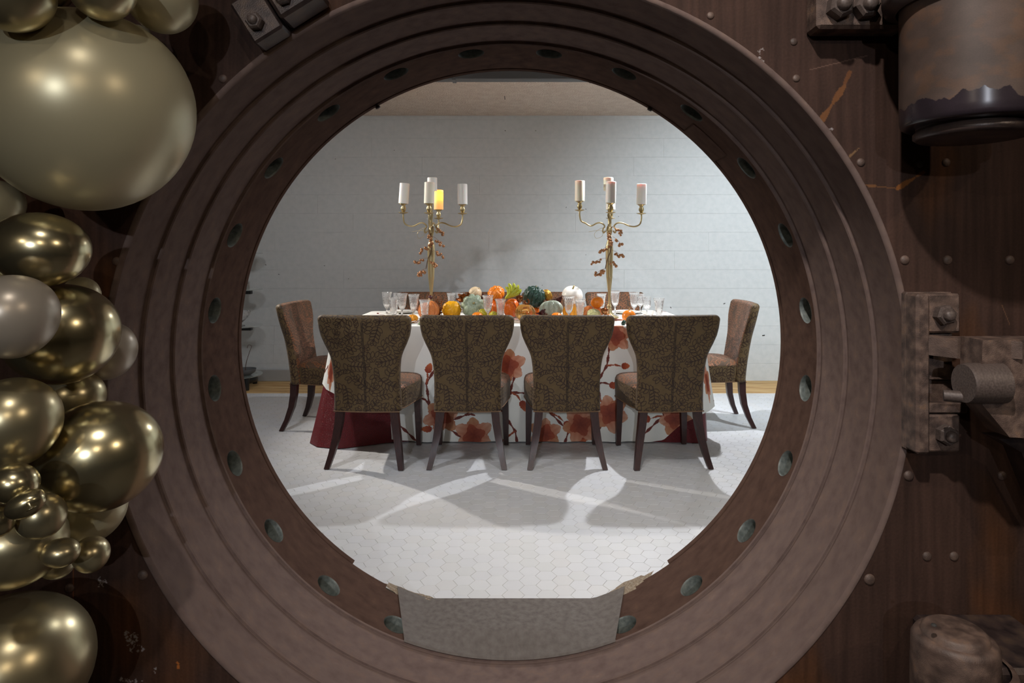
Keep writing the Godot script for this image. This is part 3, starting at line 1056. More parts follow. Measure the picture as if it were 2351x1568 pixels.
func build_room() -> void:
	var back := thing("wall_back", "pale grey board-formed concrete wall behind the dining table", "wall", Vector3.ZERO, 0.0, "", "structure")
	part(shape().box(Vector3(0, 1.33, -WALL_Z - 0.06), Vector3(7.5, 2.7, 0.1)), "core", M.paint, back)
	rng.seed = 21
	var y := -0.01
	var c := 0
	while y < CEIL_Y - 0.02:
		var h := minf(0.1885, CEIL_Y - y)
		var x := -3.6 + rng.randf_range(-1.6, 0.0)
		while x < 3.6:
			var w := rng.randf_range(1.7, 3.0)
			var d := 0.012 + rng.randf_range(0.0, 0.001)
			var x0 := maxf(x, -3.6)
			var x1 := minf(x + w, 3.6)
			if x1 - x0 > 0.05:
				part(shape().box(Vector3((x0 + x1) / 2, y + h / 2, -WALL_Z - 0.012 + d / 2), Vector3(x1 - x0 - 0.0008, h - 0.0008, d), 0.0006), "board_panel", M.paint, back)
			x += w
		y += h
		c += 1
	# pits and tie marks in the concrete
	for q in [[1455, 240, 3], [1663, 697, 3], [1753, 770, 4], [1540, 706, 2.5], [610, 608, 2], [640, 630, 2], [1050, 800, 2], [1345, 480, 2], [1300, 476, 1.8], [770, 365, 1.6], [905, 345, 1.6], [1420, 497, 1.6], [1245, 655, 1.5], [1345, 585, 1.5], [1160, 300, 2.0], [1230, 300, 1.6], [800, 640, 1.6], [745, 610, 1.8]]:
		var p := at(q[0], q[1], WALL_Z - 0.001)
		var r: float = q[2] * WALL_Z / FOCAL
		var o := shape()
		o.box(p, Vector3(r * 1.5, r * 0.6, 0.004), 0.001, Basis(Vector3.BACK, rng.randf_range(-1, 1)))
		part(o, "pit_mark", M.print_grey, back)
	var base := thing("baseboard_back", "grey painted baseboard at the foot of the far wall by the glass shelf stand", "baseboard", Vector3.ZERO, 0.0, "", "structure")
	part(shape().box(Vector3(-2.75, 0.062, -WALL_Z + 0.024), Vector3(1.7, 0.115, 0.022), 0.003), "board", M.board_paint, base)
	var left := thing("wall_left", "painted side wall of the vault beyond the glass shelf stand", "wall", Vector3.ZERO, 0.0, "", "structure")
	part(shape().box(Vector3(-3.65, 1.33, -4.54), Vector3(0.1, 2.7, 4.3)), "core", M.room_wall, left)
	var right := thing("wall_right", "painted side wall of the vault beyond the copper lit chair", "wall", Vector3.ZERO, 0.0, "", "structure")
	part(shape().box(Vector3(3.55, 1.33, -4.54), Vector3(0.1, 2.7, 4.3)), "core", M.room_wall, right)
	var ceil := thing("ceiling", "beige stippled plaster ceiling of the vault", "ceiling", Vector3.ZERO, 0.0, "", "structure")
	part(shape().box(Vector3(-0.05, CEIL_Y + 0.05, -4.54), Vector3(7.3, 0.1, 4.3)), "slab", M.plaster, ceil)
	part(shape().box(at(1159, 225, 5.88) + Vector3(0, 0.004, 0), Vector3(0.006, 0.01, 0.12)), "crack", M.print_grey, ceil)
	var duct := thing("cable_trunking", "grey metal cable trunking under the vault ceiling", "trunking")
	part(shape().box(Vector3(-0.05, CEIL_Y - 0.038, -5.03), Vector3(7.0, 0.07, 0.09), 0.006), "channel", M.duct, duct)
	for k in 6:
		part(shape().box(Vector3(-2.6 + k * 1.05, CEIL_Y - 0.041, -5.03), Vector3(0.03, 0.078, 0.1), 0.003), "clip", M.duct, duct)
	# the hall around the camera
	var hf := thing("floor_hall", "tan hall floor before the vault front", "floor", Vector3.ZERO, 0.0, "", "structure")
	part(shape().box(Vector3(0, HALL_Y - 0.05, 3.2), Vector3(9.2, 0.1, 10.0)), "slab", M.hall_floor, hf)
	var hc := thing("ceiling_hall", "plain hall ceiling before the vault front", "ceiling", Vector3.ZERO, 0.0, "", "structure")
	part(shape().box(Vector3(0, 4.05, 3.2), Vector3(9.2, 0.1, 10.0)), "slab", M.hall_wall, hc)
	for q in [["wall_hall_left", -4.65], ["wall_hall_right", 4.65]]:
		var w := thing(q[0], "plain hall wall at the balloon side" if q[1] < 0 else "plain hall wall at the hinge side", "wall", Vector3.ZERO, 0.0, "", "structure")
		part(shape().box(Vector3(q[1], 1.95, 3.2), Vector3(0.1, 4.3, 10.0)), "core", M.hall_wall, w)
	var hb := thing("wall_hall_rear", "plain hall wall opposite the vault front", "wall", Vector3.ZERO, 0.0, "", "structure")
	part(shape().box(Vector3(0, 1.95, 8.25), Vector3(9.4, 4.3, 0.1)), "core", M.hall_wall, hb)


# ---------------------------------------------------------------- ironwork on the vault front

func build_ironwork() -> void:
	# upper hinge: bracket bolted to the plate and a big vertical barrel
	var g := thing("vault_door_pivot", "upper vault door hinge with bolted bracket and smooth round barrel", "hinge")
	var a := at(1877, 64, Z4 - 0.07)
	var b := at(2088, 64, Z4 - 0.07)
	part(shape().box(Vector3((a.x + b.x) / 2, a.y + 0.2, -(Z4 - 0.035)), Vector3(b.x - a.x, 0.4, 0.07), 0.008), "bracket_plate", M.iron, g)
	hex_bolt(g, at(1922, 20, Z4 - 0.07), 0.031, 0.034, 0.4)
	hex_bolt(g, at(1981, 20, Z4 - 0.07), 0.031, 0.034, 0.1)
	var arm := shape()
	var poly2 := [Vector2(b.x - 0.06, a.y + 0.012), Vector2(b.x + 0.02, a.y + 0.062), Vector2(b.x + 0.42, a.y + 0.082), Vector2(b.x + 0.42, a.y + 0.4), Vector2(b.x - 0.06, a.y + 0.4)]
	var c := Vector3(b.x + 0.15, a.y + 0.2, -1.53)
	for i in poly2.size():
		var p: Vector2 = poly2[i]
		var q: Vector2 = poly2[(i + 1) % poly2.size()]
		arm.poly(PackedVector3Array([Vector3(p.x, p.y, -1.66), Vector3(q.x, q.y, -1.66), Vector3(q.x, q.y, -1.42), Vector3(p.x, p.y, -1.42)]), c)
	for z in [-1.66, -1.42]:
		var f := PackedVector3Array()
		for p in poly2:
			f.append(Vector3(p.x, p.y, z))
		arm.poly(f, c)
	part(arm, "bracket_arm", M.iron_dark, g)
	var ax := Transform3D(Basis.IDENTITY, Vector3(1.027, 0, -1.5))
	var lo := 1.562
	part(shape().lathe([Vector2(0.0, lo - 0.028), Vector2(0.108, lo - 0.028), Vector2(0.116, lo - 0.022), Vector2(0.116, lo - 0.012), Vector2(0.11, lo - 0.006), Vector2(0.11, lo + 0.002)], 64, ax), "foot_ring", M.iron_dark, g)
	var skin_rows := []
	var skin_uv := []
	for q in [Vector2(0.109, lo), Vector2(0.136, lo + 0.002), Vector2(0.141, lo + 0.006), Vector2(0.1435, lo + 0.014), Vector2(0.144, lo + 0.03), Vector2(0.144, lo + 0.1), Vector2(0.144, lo + 0.2), Vector2(0.144, lo + 0.31)]:
		var row := PackedVector3Array()
		var us := PackedVector2Array()
		for j in 65:
			var an := TAU * j / 64
			row.append(ax * Vector3(q.x * cos(an), q.y, q.x * sin(an)))
			us.append(Vector2(j / 64.0, (q.y - lo + 0.01) / 0.33))
		skin_rows.append(row)
		skin_uv.append(us)
	part(shape().grid(skin_rows, false, null, skin_uv), "barrel", M.barrel, g)
	part(shape().lathe([Vector2(0.15, lo + 0.275), Vector2(0.176, lo + 0.285), Vector2(0.18, lo + 0.3), Vector2(0.18, lo + 0.6), Vector2(0, lo + 0.6)], 64, ax), "collar", M.iron_dark, g)

	# latch block on the hinge side
	var k := thing("door_latch", "bolted steel latch block with round pin and clevis beside the doorway", "latch")
	var face := Z4 - 0.05
	var p0 := at(2094, 672, face)
	var p1 := at(2204, 1040, face)
	part(shape().box(Vector3((p0.x + p1.x) / 2, (p0.y + p1.y) / 2, -(Z4 - 0.012)), Vector3(p1.x - p0.x, p0.y - p1.y, 0.024), 0.004), "back_plate", M.iron, k)
	var rib := at(2110, 856, face)
	part(shape().box(Vector3(rib.x, (p0.y + p1.y) / 2, -(Z4 - 0.035)), Vector3(0.034, p0.y - p1.y - 0.004, 0.07), 0.006), "side_rib", M.iron, k)
	for q in [[2163, 722, 674, 764, 0.2], [2168, 996, 952, 1038, 0.5]]:
		var u := at(q[0], q[2], face)
		var w := at(q[0], q[3], face)
		part(shape().box(Vector3((at(2122, 0, face).x + p1.x) / 2, (u.y + w.y) / 2, -(Z4 - 0.028)), Vector3(p1.x - at(2122, 0, face).x, u.y - w.y, 0.05), 0.005), "bolt_pad", M.iron, k)
		hex_bolt(k, at(q[0], q[1], face - 0.003), 0.0255, 0.026, q[4])
	var lug := shape()
	var l0 := at(2112, 790, face)
	var l1 := at(2262, 796, 1.56)
	lug.bar([Vector3(l0.x, l0.y, -(Z4 - 0.03)), Vector3(l0.x + 0.07, l0.y - 0.004, -1.63), Vector3(l1.x, l1.y, -1.56), Vector3(l1.x + 0.05, l1.y - 0.002, -1.53)], [Vector2(0.024, 0.03), Vector2(0.025, 0.026), Vector2(0.021, 0.022), Vector2(0.02, 0.02)], Basis(Vector3.BACK, PI / 2))
	part(lug, "lug_arm", M.iron, k)
	var clev := shape()
	var pts := [at(2256, 781, 1.52), at(2420, 780, 1.52), at(2430, 1010, 1.52), at(2318, 1004, 1.52), at(2252, 925, 1.52)]
	var cm := at(2340, 880, 1.56)
	for i in pts.size():
		var p: Vector3 = pts[i]
		var q: Vector3 = pts[(i + 1) % pts.size()]
		var dz := Vector3(0, 0, -0.075)
		clev.poly(PackedVector3Array([p, q, q + dz, p + dz]), cm)
	var ff := PackedVector3Array()
	var fb := PackedVector3Array()
	for p in pts:
		ff.append(p)
		fb.append(p + Vector3(0, 0, -0.075))
	clev.poly(ff, cm)
	clev.poly(fb, cm)
	part(clev, "clevis", M.iron, k)
	var r0 := at(2212, 880, 1.53)
	part(shape().tube([r0, r0 + Vector3(0.012, 0.0, 0.0), r0 + Vector3(0.085, 0.002, 0.004)], [0.044, 0.047, 0.047], 28), "roller", M.bolt, k)
	var s0 := at(2166, 908, 1.56)
	part(shape().tube([s0, s0 + Vector3(0.06, 0.001, 0.03)], [0.0135, 0.0135], 18), "pin", M.bolt, k)
	var d0 := at(2188, 858, Z4 - 0.02)
	part(shape().box(d0 + Vector3(-0.02, -0.01, 0), Vector3(0.1, 0.006, 0.03), 0.002), "tongue", M.iron, k)
	part(shape().box(at(2168, 934, Z4 - 0.035), Vector3(0.1, 0.026, 0.03), 0.003), "stop_block", M.iron, k)
	part(shape().bar([at(2300, 1000, 1.6), at(2352, 1030, 1.6), at(2420, 1200, 1.62)], [Vector2(0.03, 0.03), Vector2(0.03, 0.03), Vector2(0.03, 0.03)]), "link_bar", M.iron_dark, k)

	# lower hinge post
	var lh := thing("lower_pivot_post", "worn round lower hinge post with stepped cap and flange", "hinge")
	var lx := Transform3D(Basis.IDENTITY, Vector3(at(2192, 0, 1.5).x, 0, -1.5))
	var ty := at(0, 1446, 1.5).y
	part(shape().lathe([Vector2(0, ty + 0.006), Vector2(0.03, ty + 0.007), Vector2(0.058, ty + 0.004), Vector2(0.066, ty - 0.002), Vector2(0.068, ty - 0.012), Vector2(0.07, ty - 0.012), Vector2(0.08, ty - 0.014), Vector2(0.087, ty - 0.026), Vector2(0.088, ty - 0.08), Vector2(0.088, HALL_Y)], 48, lx), "post", M.iron, lh)
	part(shape().lathe([Vector2(0.089, ty - 0.066), Vector2(0.1, ty - 0.068), Vector2(0.106, ty - 0.078), Vector2(0.106, ty - 0.2)], 48, Transform3D(Basis.IDENTITY, lx.origin + Vector3(0.02, -0.006, 0.0))), "sleeve", M.iron, lh)
	part(shape().box(Vector3(lx.origin.x + 0.16, ty - 0.15, -1.6), Vector3(0.26, 0.14, 0.24), 0.01), "flange_block", M.iron_dark, lh)
	for q in [[2144, 1440], [2276, 1531]]:
		part(shape().lathe([Vector2(0, 0.002), Vector2(0.005, 0.001), Vector2(0.006, -0.002)], 12, Transform3D(Basis.IDENTITY, Vector3(at(q[0], 0, 1.46).x, at(0, q[1], 1.46).y + 0.006, -1.46))), "plug", M.print_grey, lh)

	# clamp bracket above the balloons
	var cb := thing("clamp_bracket", "dark bolted clamp bracket over the rim above the balloons", "bracket")
	var turn := Basis(Vector3.BACK, deg_to_rad(-58.0))
	part(shape().box(at(600, 45, Z4 - 0.04), Vector3(0.12, 0.085, 0.07), 0.006, turn), "plate", M.iron_dark, cb)
	part(shape().box(at(680, -10, Z4 - 0.05), Vector3(0.1, 0.12, 0.09), 0.008, turn), "plate", M.iron_dark, cb)
	hex_bolt(cb, at(588, 52, Z4 - 0.078), 0.021, 0.022, 0.1)
	hex_bolt(cb, at(650, -6, Z4 - 0.098), 0.021, 0.022, 0.3)


# ---------------------------------------------------------------- balloons

func build_balloons() -> void:
	# px, py, half width and half height in the photograph, distance, tilt, finish
	var list := [
		[200, 258, 230, 226, 1.48, 12, "pearl", "huge pearl gold balloon, largest of the cluster"],
		[28, -12, 88, 84, 1.248, 0, "chrome_soft", "gold balloon above the huge pearl balloon, cut by the frame edge"],
		[235, -26, 72, 72, 1.335, 0, "chrome_soft", "brass gold balloon resting on top of the huge pearl balloon"],
		[372, -4, 77, 80, 1.525, 20, "pearl", "cream pearl balloon beside the clamp bracket"],
		[318, 92, 32, 34, 1.635, 0, "pearl", "small shaded balloon peeping from behind the huge pearl balloon"],
		[125, -30, 40, 50, 1.56, 0, "chrome", "shiny balloon wedged between two balloons above the huge one"],
		[-8, 470, 58, 56, 1.55, 0, "pearl", "pearl balloon tucked under the huge pearl balloon"],
		[93, 573, 104, 85, 1.372, -8, "chrome", "mirror gold balloon just below the huge pearl balloon"],
		[-2, 652, 64, 64, 1.44, 0, "chrome_soft", "gold balloon between two mirror balloons, mostly hidden"],
		[28, 727, 94, 96, 1.249, 0, "pearl_pink", "pinkish pearl balloon overlapping a large mirror balloon"],
		[141, 767, 121, 115, 1.435, 0, "chrome", "large mirror gold balloon behind the pinkish pearl balloon"],
		[186, 682, 40, 46, 1.564, 0, "pearl", "little pearl balloon between two mirror balloons"],
		[243, 805, 65, 67, 1.632, 0, "pearl_pink", "small pearl balloon behind the large mirror balloon, close to the rim"],
		[172, 912, 64, 60, 1.553, 0, "chrome_soft", "satin gold balloon squeezed between three mirror balloons"],
		[30, 970, 98, 102, 1.294, 0, "chrome_soft", "round satin gold balloon beside the widest mirror balloon"],
		[228, 1047, 134, 124, 1.451, 8, "chrome", "widest mirror gold balloon touching the stepped rim"],
		[32, 1110, 52, 45, 1.215, -12, "chrome", "little mirror balloon above the wrinkled one"],
		[59, 1158, 45, 30, 1.18, 28, "chrome", "wrinkled oblong little gold balloon with its knot showing"],
		[95, 1186, 52, 50, 1.306, 30, "chrome_soft", "small satin balloon behind the wrinkled little balloon"],
		[197, 1165, 86, 82, 1.602, 0, "pearl", "pearl balloon under the widest mirror balloon"],
		[-2, 1196, 33, 36, 1.247, 0, "chrome", "tiny mirror balloon at the frame edge"],
		[30, 1248, 112, 98, 1.422, 0, "chrome_soft", "broad satin balloon below the small balloons"],
		[139, 1269, 41, 32, 1.389, 0, "chrome_soft", "tiny satin balloon at the cluster foot, one of a touching pair"],
		[129, 1302, 37, 26, 1.527, 0, "pearl", "lowest tiny pearl balloon under the touching pair"],
		[209, 1273, 39, 40, 1.479, 0, "chrome_soft", "tiny round balloon closest to the chipped white paint"],
		[30, 1535, 166, 160, 1.48, 0, "chrome_soft", "big satin gold balloon standing apart below the cluster"]]
	for q in list:
		var d: float = q[4]
		var rx: float = q[2] * d / FOCAL
		var ry: float = q[3] * d / FOCAL
		var t := thing("balloon", q[7], "balloon", at(q[0], q[1], d), 0.0, "gold balloon cluster on the vault front")
		var s := shape()
		var rows := []
		var wr: bool = String(q[7]).begins_with("wrinkled")
		for i in 33:
			var a := PI * i / 32
			var ring := PackedVector3Array()
			for j in 48:
				var b := TAU * j / 48
				var pear := 1.0 + 0.045 * cos(a)
				var w := 1.0 + (0.03 * sin(b * 3.0 + a * 4.0) * sin(a) if wr else 0.0)
				# long axis y; neck at the bottom end
				ring.append(Vector3(rx * sin(a) * cos(b) * pear * w, ry * cos(a), sqrt(rx * ry) * 0.97 * sin(a) * sin(b) * pear))
			rows.append(ring)
		s.grid(rows, true)
		var tilt := Basis(Vector3.BACK, deg_to_rad(q[5]))
		part(s, "skin", M[q[6]], t).basis = tilt
		var neck := Vector3(0, 0, -sqrt(rx * ry) * 0.97) if not wr else Vector3(rx * 0.62, -ry * 0.2, rx * 0.55)
		part(shape().lathe([Vector2(0, 0.006), Vector2(0.004, 0.004), Vector2(0.003, -0.002), Vector2(0.008, -0.006), Vector2(0.008, -0.008), Vector2(0, -0.006)], 12, Transform3D(Basis(Vector3.RIGHT, PI / 2) if not wr else tilt, tilt * neck)), "knot", M[q[6]], t)


# ---------------------------------------------------------------- chairs

func back_section(y: float) -> Array:   # [half width, thickness, z of the middle]
	var w := table_of(y, [[0.325, 0.206], [0.4, 0.202], [0.5, 0.2], [0.6, 0.205], [0.66, 0.213], [0.7, 0.228], [0.745, 0.25], [0.79, 0.268], [0.83, 0.277], [0.88, 0.281]])
	var t := table_of(y, [[0.325, 0.085], [0.6, 0.078], [0.88, 0.068]])
	var k := clampf((y - 0.325) / 0.59, 0.0, 1.0)
	return [w, t, 0.195 + 0.105 * pow(k, 1.35)]


func section_ring(y: float, w: float, t: float, zm: float, r: float) -> PackedVector3Array:
	var out := PackedVector3Array()
	var rr := minf(r, minf(w, t / 2) * 0.98)
	var side := 10
	var pts := []
	for k in 4:
		var cx: float = (w - rr) * [1, -1, -1, 1][k]
		var cz: float = (t / 2 - rr) * [1, 1, -1, -1][k]
		for j in 6:
			var a := PI / 2 * (k + j / 5.0)
			pts.append(Vector2(cx + rr * cos(a), cz + rr * sin(a)))
		var nx: float = (w - rr) * [-1, -1, 1, 1][k]
		var nz: float = (t / 2 - rr) * [1, -1, -1, 1][k]
		var a2 := PI / 2 * (k + 1)
		for j in range(1, side):
			var p := Vector2(cx + rr * cos(a2), cz + rr * sin(a2))
			pts.append(p.lerp(Vector2(nx + rr * cos(a2), nz + rr * sin(a2)), float(j) / side))
	for p in pts:
		out.append(Vector3(p.x, y, zm + p.y - 0.028 * pow(p.x / 0.28, 2.0)))
	return out


func make_chair(label: String, group: String) -> Node3D:
	var t := thing("dining_chair", label, "chair", Vector3.ZERO, 0.0, group)
	var rows := []
	var bottom: Array = back_section(0.33)
	rows.append(section_ring(0.33, 0.01, 0.01, bottom[2], 0.004))
	rows.append(section_ring(0.33, bottom[0] - 0.012, bottom[1] - 0.02, bottom[2], 0.03))
	for k in 24:
		var y := lerpf(0.336, 0.885, k / 23.0)
		var q: Array = back_section(y)
		rows.append(section_ring(y, q[0], q[1], q[2], 0.034))
	for k in range(1, 7):
		var a := PI / 2 * k / 6.0
		var q: Array = back_section(0.885)
		rows.append(section_ring(0.885 + 0.03 * sin(a), q[0] - 0.034 * (1.0 - cos(a)), q[1] - 0.05 * (1.0 - cos(a)), q[2] + 0.004 * sin(a), 0.034 * (1.0 - 0.55 * (1.0 - cos(a)))))
	rows.append(section_ring(0.916, 0.12, 0.004, 0.304, 0.002))
	var outside := []
	var inside := []
	for r in rows:
		var o := PackedVector3Array()
		for k in range(48, 94):
			o.append(r[k % 60])
		outside.append(o)
		inside.append(r.slice(33, 49))
	part(shape().grid(outside, false, Vector3(0, 0.6, 50)), "backrest", M.fabric, t)
	part(shape().grid(inside, false, Vector3(0, 0.6, -50)), "inside_back", M.lining, t)
	# seat: rounded trapezium with a crowned top
	var seat := []
	var pad := []
	for q in [[0.33, 0.0], [0.33, 0.97], [0.336, 1.0], [0.38, 1.005], [0.43, 1.01], [0.455, 1.0], [0.472, 0.97], [0.484, 0.9], [0.491, 0.78], [0.496, 0.55], [0.498, 0.3], [0.499, 0.0]]:
		var ring := PackedVector3Array()
		for j in 64:
			var a := TAU * j / 64
			var cx := signf(cos(a)) * pow(absf(cos(a)), 0.36)
			var cz := signf(sin(a)) * pow(absf(sin(a)), 0.36)
			var z: float = -0.05 + 0.235 * cz * q[1]
			var w := 0.232 - 0.032 * cz
			ring.append(Vector3(cx * w * q[1], q[0], z))
		if q[0] < 0.456:
			seat.append(ring)
		if q[0] > 0.454:
			pad.append(ring)
	part(shape().grid(seat, true), "seat", M.fabric, t)
	part(shape().grid(pad, true, Vector3(0, -50, 0)), "seat_pad", M.lining, t)
	for s in [-1.0, 1.0]:
		var p := [Vector3(s * 0.164, 0.345, 0.2), Vector3(s * 0.172, 0.26, 0.2), Vector3(s * 0.186, 0.17, 0.21), Vector3(s * 0.204, 0.08, 0.237), Vector3(s * 0.222, 0.004, 0.272)]
		part(shape().bar(p, [Vector2(0.024, 0.024), Vector2(0.023, 0.023), Vector2(0.021, 0.021), Vector2(0.018, 0.018), Vector2(0.0155, 0.0155)]), "leg", M.wood_dark, t)
		part(shape().bar([Vector3(s * 0.214, 0.345, -0.235), Vector3(s * 0.218, 0.2, -0.237), Vector3(s * 0.222, 0.004, -0.242)], [Vector2(0.022, 0.022), Vector2(0.02, 0.02), Vector2(0.015, 0.015)]), "leg", M.wood_dark, t)
	# double seam down the outside back, welt along the bottom edge
	for dx in [-0.004, 0.004]:
		var path := []
		for k in 20:
			var y := lerpf(0.335, 0.9, k / 19.0)
			var q: Array = back_section(minf(y, 0.885))
			path.append(Vector3(dx, y, q[2] + q[1] / 2 - (0.004 if y > 0.89 else 0.0)))
		part(shape().tube(path, [0.0022], 6), "seam", M.seam, t)
	var wp := []
	for j in 25:
		var x := lerpf(-0.2, 0.2, j / 24.0)
		wp.append(Vector3(x, 0.333, 0.195 + 0.041 - 0.028 * pow(x / 0.28, 2.0)))
	part(shape().tube(wp, [0.004], 6), "welt", M.welt, t)
	var loop := []
	for j in 49:
		var a := TAU * j / 48
		var cz := signf(sin(a)) * pow(absf(sin(a)), 0.36)
		loop.append(Vector3(signf(cos(a)) * pow(absf(cos(a)), 0.36) * (0.232 - 0.032 * cz) * 1.004, 0.335, -0.05 + 0.236 * cz))
	part(shape().tube(loop, [0.0035], 6), "seat_welt", M.welt, t)
	return t


func build_chairs() -> void:
	var g := "leaf patterned dining chairs around the table"
	var front := [[-0.905, -3.0, "leaf patterned brown chair with its back to the doorway, beside the darkest side chair"], [-0.312, 0.0, "leaf patterned brown chair with its back to the doorway, before the sage green pumpkin"],
		[0.28, 0.5, "leaf patterned brown chair with its back to the doorway, before the white pumpkin"], [0.893, 3.5, "leaf patterned brown chair with its back to the doorway, beside the copper lit side chair"]]
	var first: Node3D = null
	for q in front:
		if first == null:
			first = make_chair(q[2], g)
			first.position = Vector3(q[0], 0, -4.17)
			first.rotation.y = deg_to_rad(q[1])
		else:
			copy_of(first, Vector3(q[0], 0, -4.17), deg_to_rad(q[1]), q[2])
	copy_of(first, Vector3(-1.43, 0, -4.96), deg_to_rad(-90 - 3), "dark shaded chair at the table end nearest the glass shelf stand, seen from the side")
	copy_of(first, Vector3(1.45, 0, -5.06), deg_to_rad(90 - 2), "copper lit chair at the table end against the bright wall, seen from the side")
	var rear := [[975.5, "chair across the table whose top shows behind the goblets and candelabra with the glowing candle"], [1119.5, "chair across the table hidden behind the orange warty gourd"], [1264.5, "chair across the table behind the twig and white pumpkin"], [1409.5, "chair across the table behind the candelabra beside the lone orange squash"]]
	for q in rear:
		copy_of(first, Vector3((q[0] - VPX) * 6.33 / FOCAL, 0, -6.02), PI, q[1])


# ---------------------------------------------------------------- table and cloths

func edge_point(s: float, hx: float, hz: float, r: float) -> Array:   # [point, outward] round a rounded oblong, s in 0..1
	var lx := 2.0 * (hx - r)
	var lz := 2.0 * (hz - r)
	var arc := PI / 2 * r
	var total := 2.0 * (lx + lz) + 4.0 * arc
	var d := fposmod(s, 1.0) * total
	var legs := [[lx, Vector2(-hx + r, hz), Vector2(1, 0), Vector2(0, 1)], [lz, Vector2(hx, hz - r), Vector2(0, -1), Vector2(1, 0)], [lx, Vector2(hx - r, -hz), Vector2(-1, 0), Vector2(0, -1)], [lz, Vector2(-hx, -hz + r), Vector2(0, 1), Vector2(-1, 0)]]
	for k in 4:
		var g: Array = legs[k]
		if d <= g[0]:
			return [g[1] + g[2] * d, g[3]]
		d -= g[0]
		if d <= arc:
			var a := d / r
			var o: Vector2 = g[3] * cos(a) + g[2] * sin(a)
			return [g[1] + g[2] * g[0] - g[3] * r + o * r, o]
		d -= arc
	return [Vector2(-hx + r, hz), Vector2(0, 1)]


func drape(hx: float, hz: float, lift: float, drop: Callable, flare: Callable, wave: float, waves: int, with_uv: bool) -> Shape:
	# a cloth lying on an oblong table and falling over its edges; x along the table, z towards the doorway
	var n := 360
	var s := shape()
	var rows := []
	var uvs := []
	for i in 4:
		var k: float = [0.0, 0.55, 0.95, 0.992][i]
		var row := PackedVector3Array()
		var u := PackedVector2Array()
		for j in n + 1:
			var e := edge_point(float(j) / n, hx, hz, 0.035)
			var p: Vector2 = e[0] * k
			row.append(Vector3(p.x, TABLE_Y + lift, p.y))
			u.append(Vector2((p.x + 2.08) / 4.16, (p.y + 1.43) / 2.86))
		rows.append(row)
		uvs.append(u)
	var steps := 18
	for i in steps + 1:
		var t := float(i) / steps
		var row := PackedVector3Array()
		var u := PackedVector2Array()
		for j in n + 1:
			var f := float(j) / n
			var e := edge_point(f, hx, hz, 0.035)
			var p: Vector2 = e[0]
			var o: Vector2 = e[1]
			var l: float = drop.call(p.x, p.y)
			var down := l * t
			var fold: float = (sin(TAU * f * waves) * 0.6 + sin(TAU * f * (waves * 0.61) + 1.3) * 0.4) * wave * smoothstep(0.1, 1.0, t)
			var q: Vector2 = p + o * (0.006 + lift * 0.4 + flare.call(p.x, p.y) * pow(t, 1.2) + fold + 0.01 * minf(1.0, t * 8.0))
			row.append(Vector3(q.x, TABLE_Y + lift - 0.004 * minf(1.0, t * 12.0) - down, q.y))
			var w: Vector2 = p + o * down
			u.append(Vector2((w.x + 2.08) / 4.16, (w.y + 1.43) / 2.86))
		rows.append(row)
		uvs.append(u)
	return s.grid(rows, false, null, uvs)


func build_table() -> void:
	var mid := Vector3(-0.01, 0, -5.08)
	var t := thing("dining_table", "long folding banquet table under the red and floral cloths", "table", mid)
	part(shape().box(Vector3(0, 0.755, 0), Vector3(2.48, 0.04, 1.17), 0.006), "tabletop", M.wood_plain, t)
	for sx in [-1.0, 1.0]:
		for sz in [-1.0, 1.0]:
			part(shape().tube([Vector3(sx * 1.05, 0.735, sz * 0.48), Vector3(sx * 1.08, 0.002, sz * 0.5)], [0.016], 12), "leg", M.duct, t)
	var red := thing("red_tablecloth", "deep red satin tablecloth reaching the floor under the floral cloth", "tablecloth", mid)
	var flare_red := func(x: float, z: float) -> float:
		var c := smoothstep(0.75, 1.2, absf(x)) * smoothstep(0.2, 0.58, absf(z))
		return 0.004 + 0.16 * c * (1.0 if x < 0 else 0.2) - 0.15 * smoothstep(1.2, 1.24, absf(x)) * (1.0 - smoothstep(0.2, 0.34, absf(z)))
	part(drape(1.245, 0.59, -0.004, func(_x, _z): return 0.772, flare_red, 0.005, 40, false), "cloth", M.red, red)
	var white := thing("floral_tablecloth", "white tablecloth printed with rust magnolias and twigs, hanging in a curve over the red one", "tablecloth", mid)
	var fall := func(x: float, z: float) -> float:
		var front := table_of(x, [[-1.27, 0.34], [-1.235, 0.42], [-1.1, 0.58], [-0.86, 0.755], [-0.7, 0.772], [0.9, 0.772], [0.98, 0.762], [1.08, 0.665], [1.22, 0.57], [1.27, 0.5]])
		var side := 0.34 if x < 0 else 0.5
		return lerpf(side, front, smoothstep(0.35, 0.58, absf(z)))
	var flare_white := func(x: float, z: float) -> float:
		var c := smoothstep(1.0, 1.24, absf(x)) * smoothstep(0.35, 0.58, absf(z))
		return 0.012 + 0.06 * c - 0.15 * smoothstep(1.2, 1.24, absf(x)) * (1.0 - smoothstep(0.2, 0.34, absf(z)))
	part(drape(1.254, 0.6, 0.0, fall, flare_white, 0.011, 40, true), "cloth", M.floral, white)


# ---------------------------------------------------------------- candelabra, candles, garlands

func cup(s: Shape, p: Vector3) -> void:   # socket under a candle, p at the candle's foot
	s.lathe([Vector2(0, -0.066), Vector2(0.009, -0.064), Vector2(0.017, -0.05), Vector2(0.0205, -0.038), Vector2(0.0175, -0.026), Vector2(0.0125, -0.018), Vector2(0.0165, -0.008), Vector2(0.028, -0.002), Vector2(0.03, 0.0), Vector2(0.0, 0.0)], 20, Transform3D(Basis.IDENTITY, p))


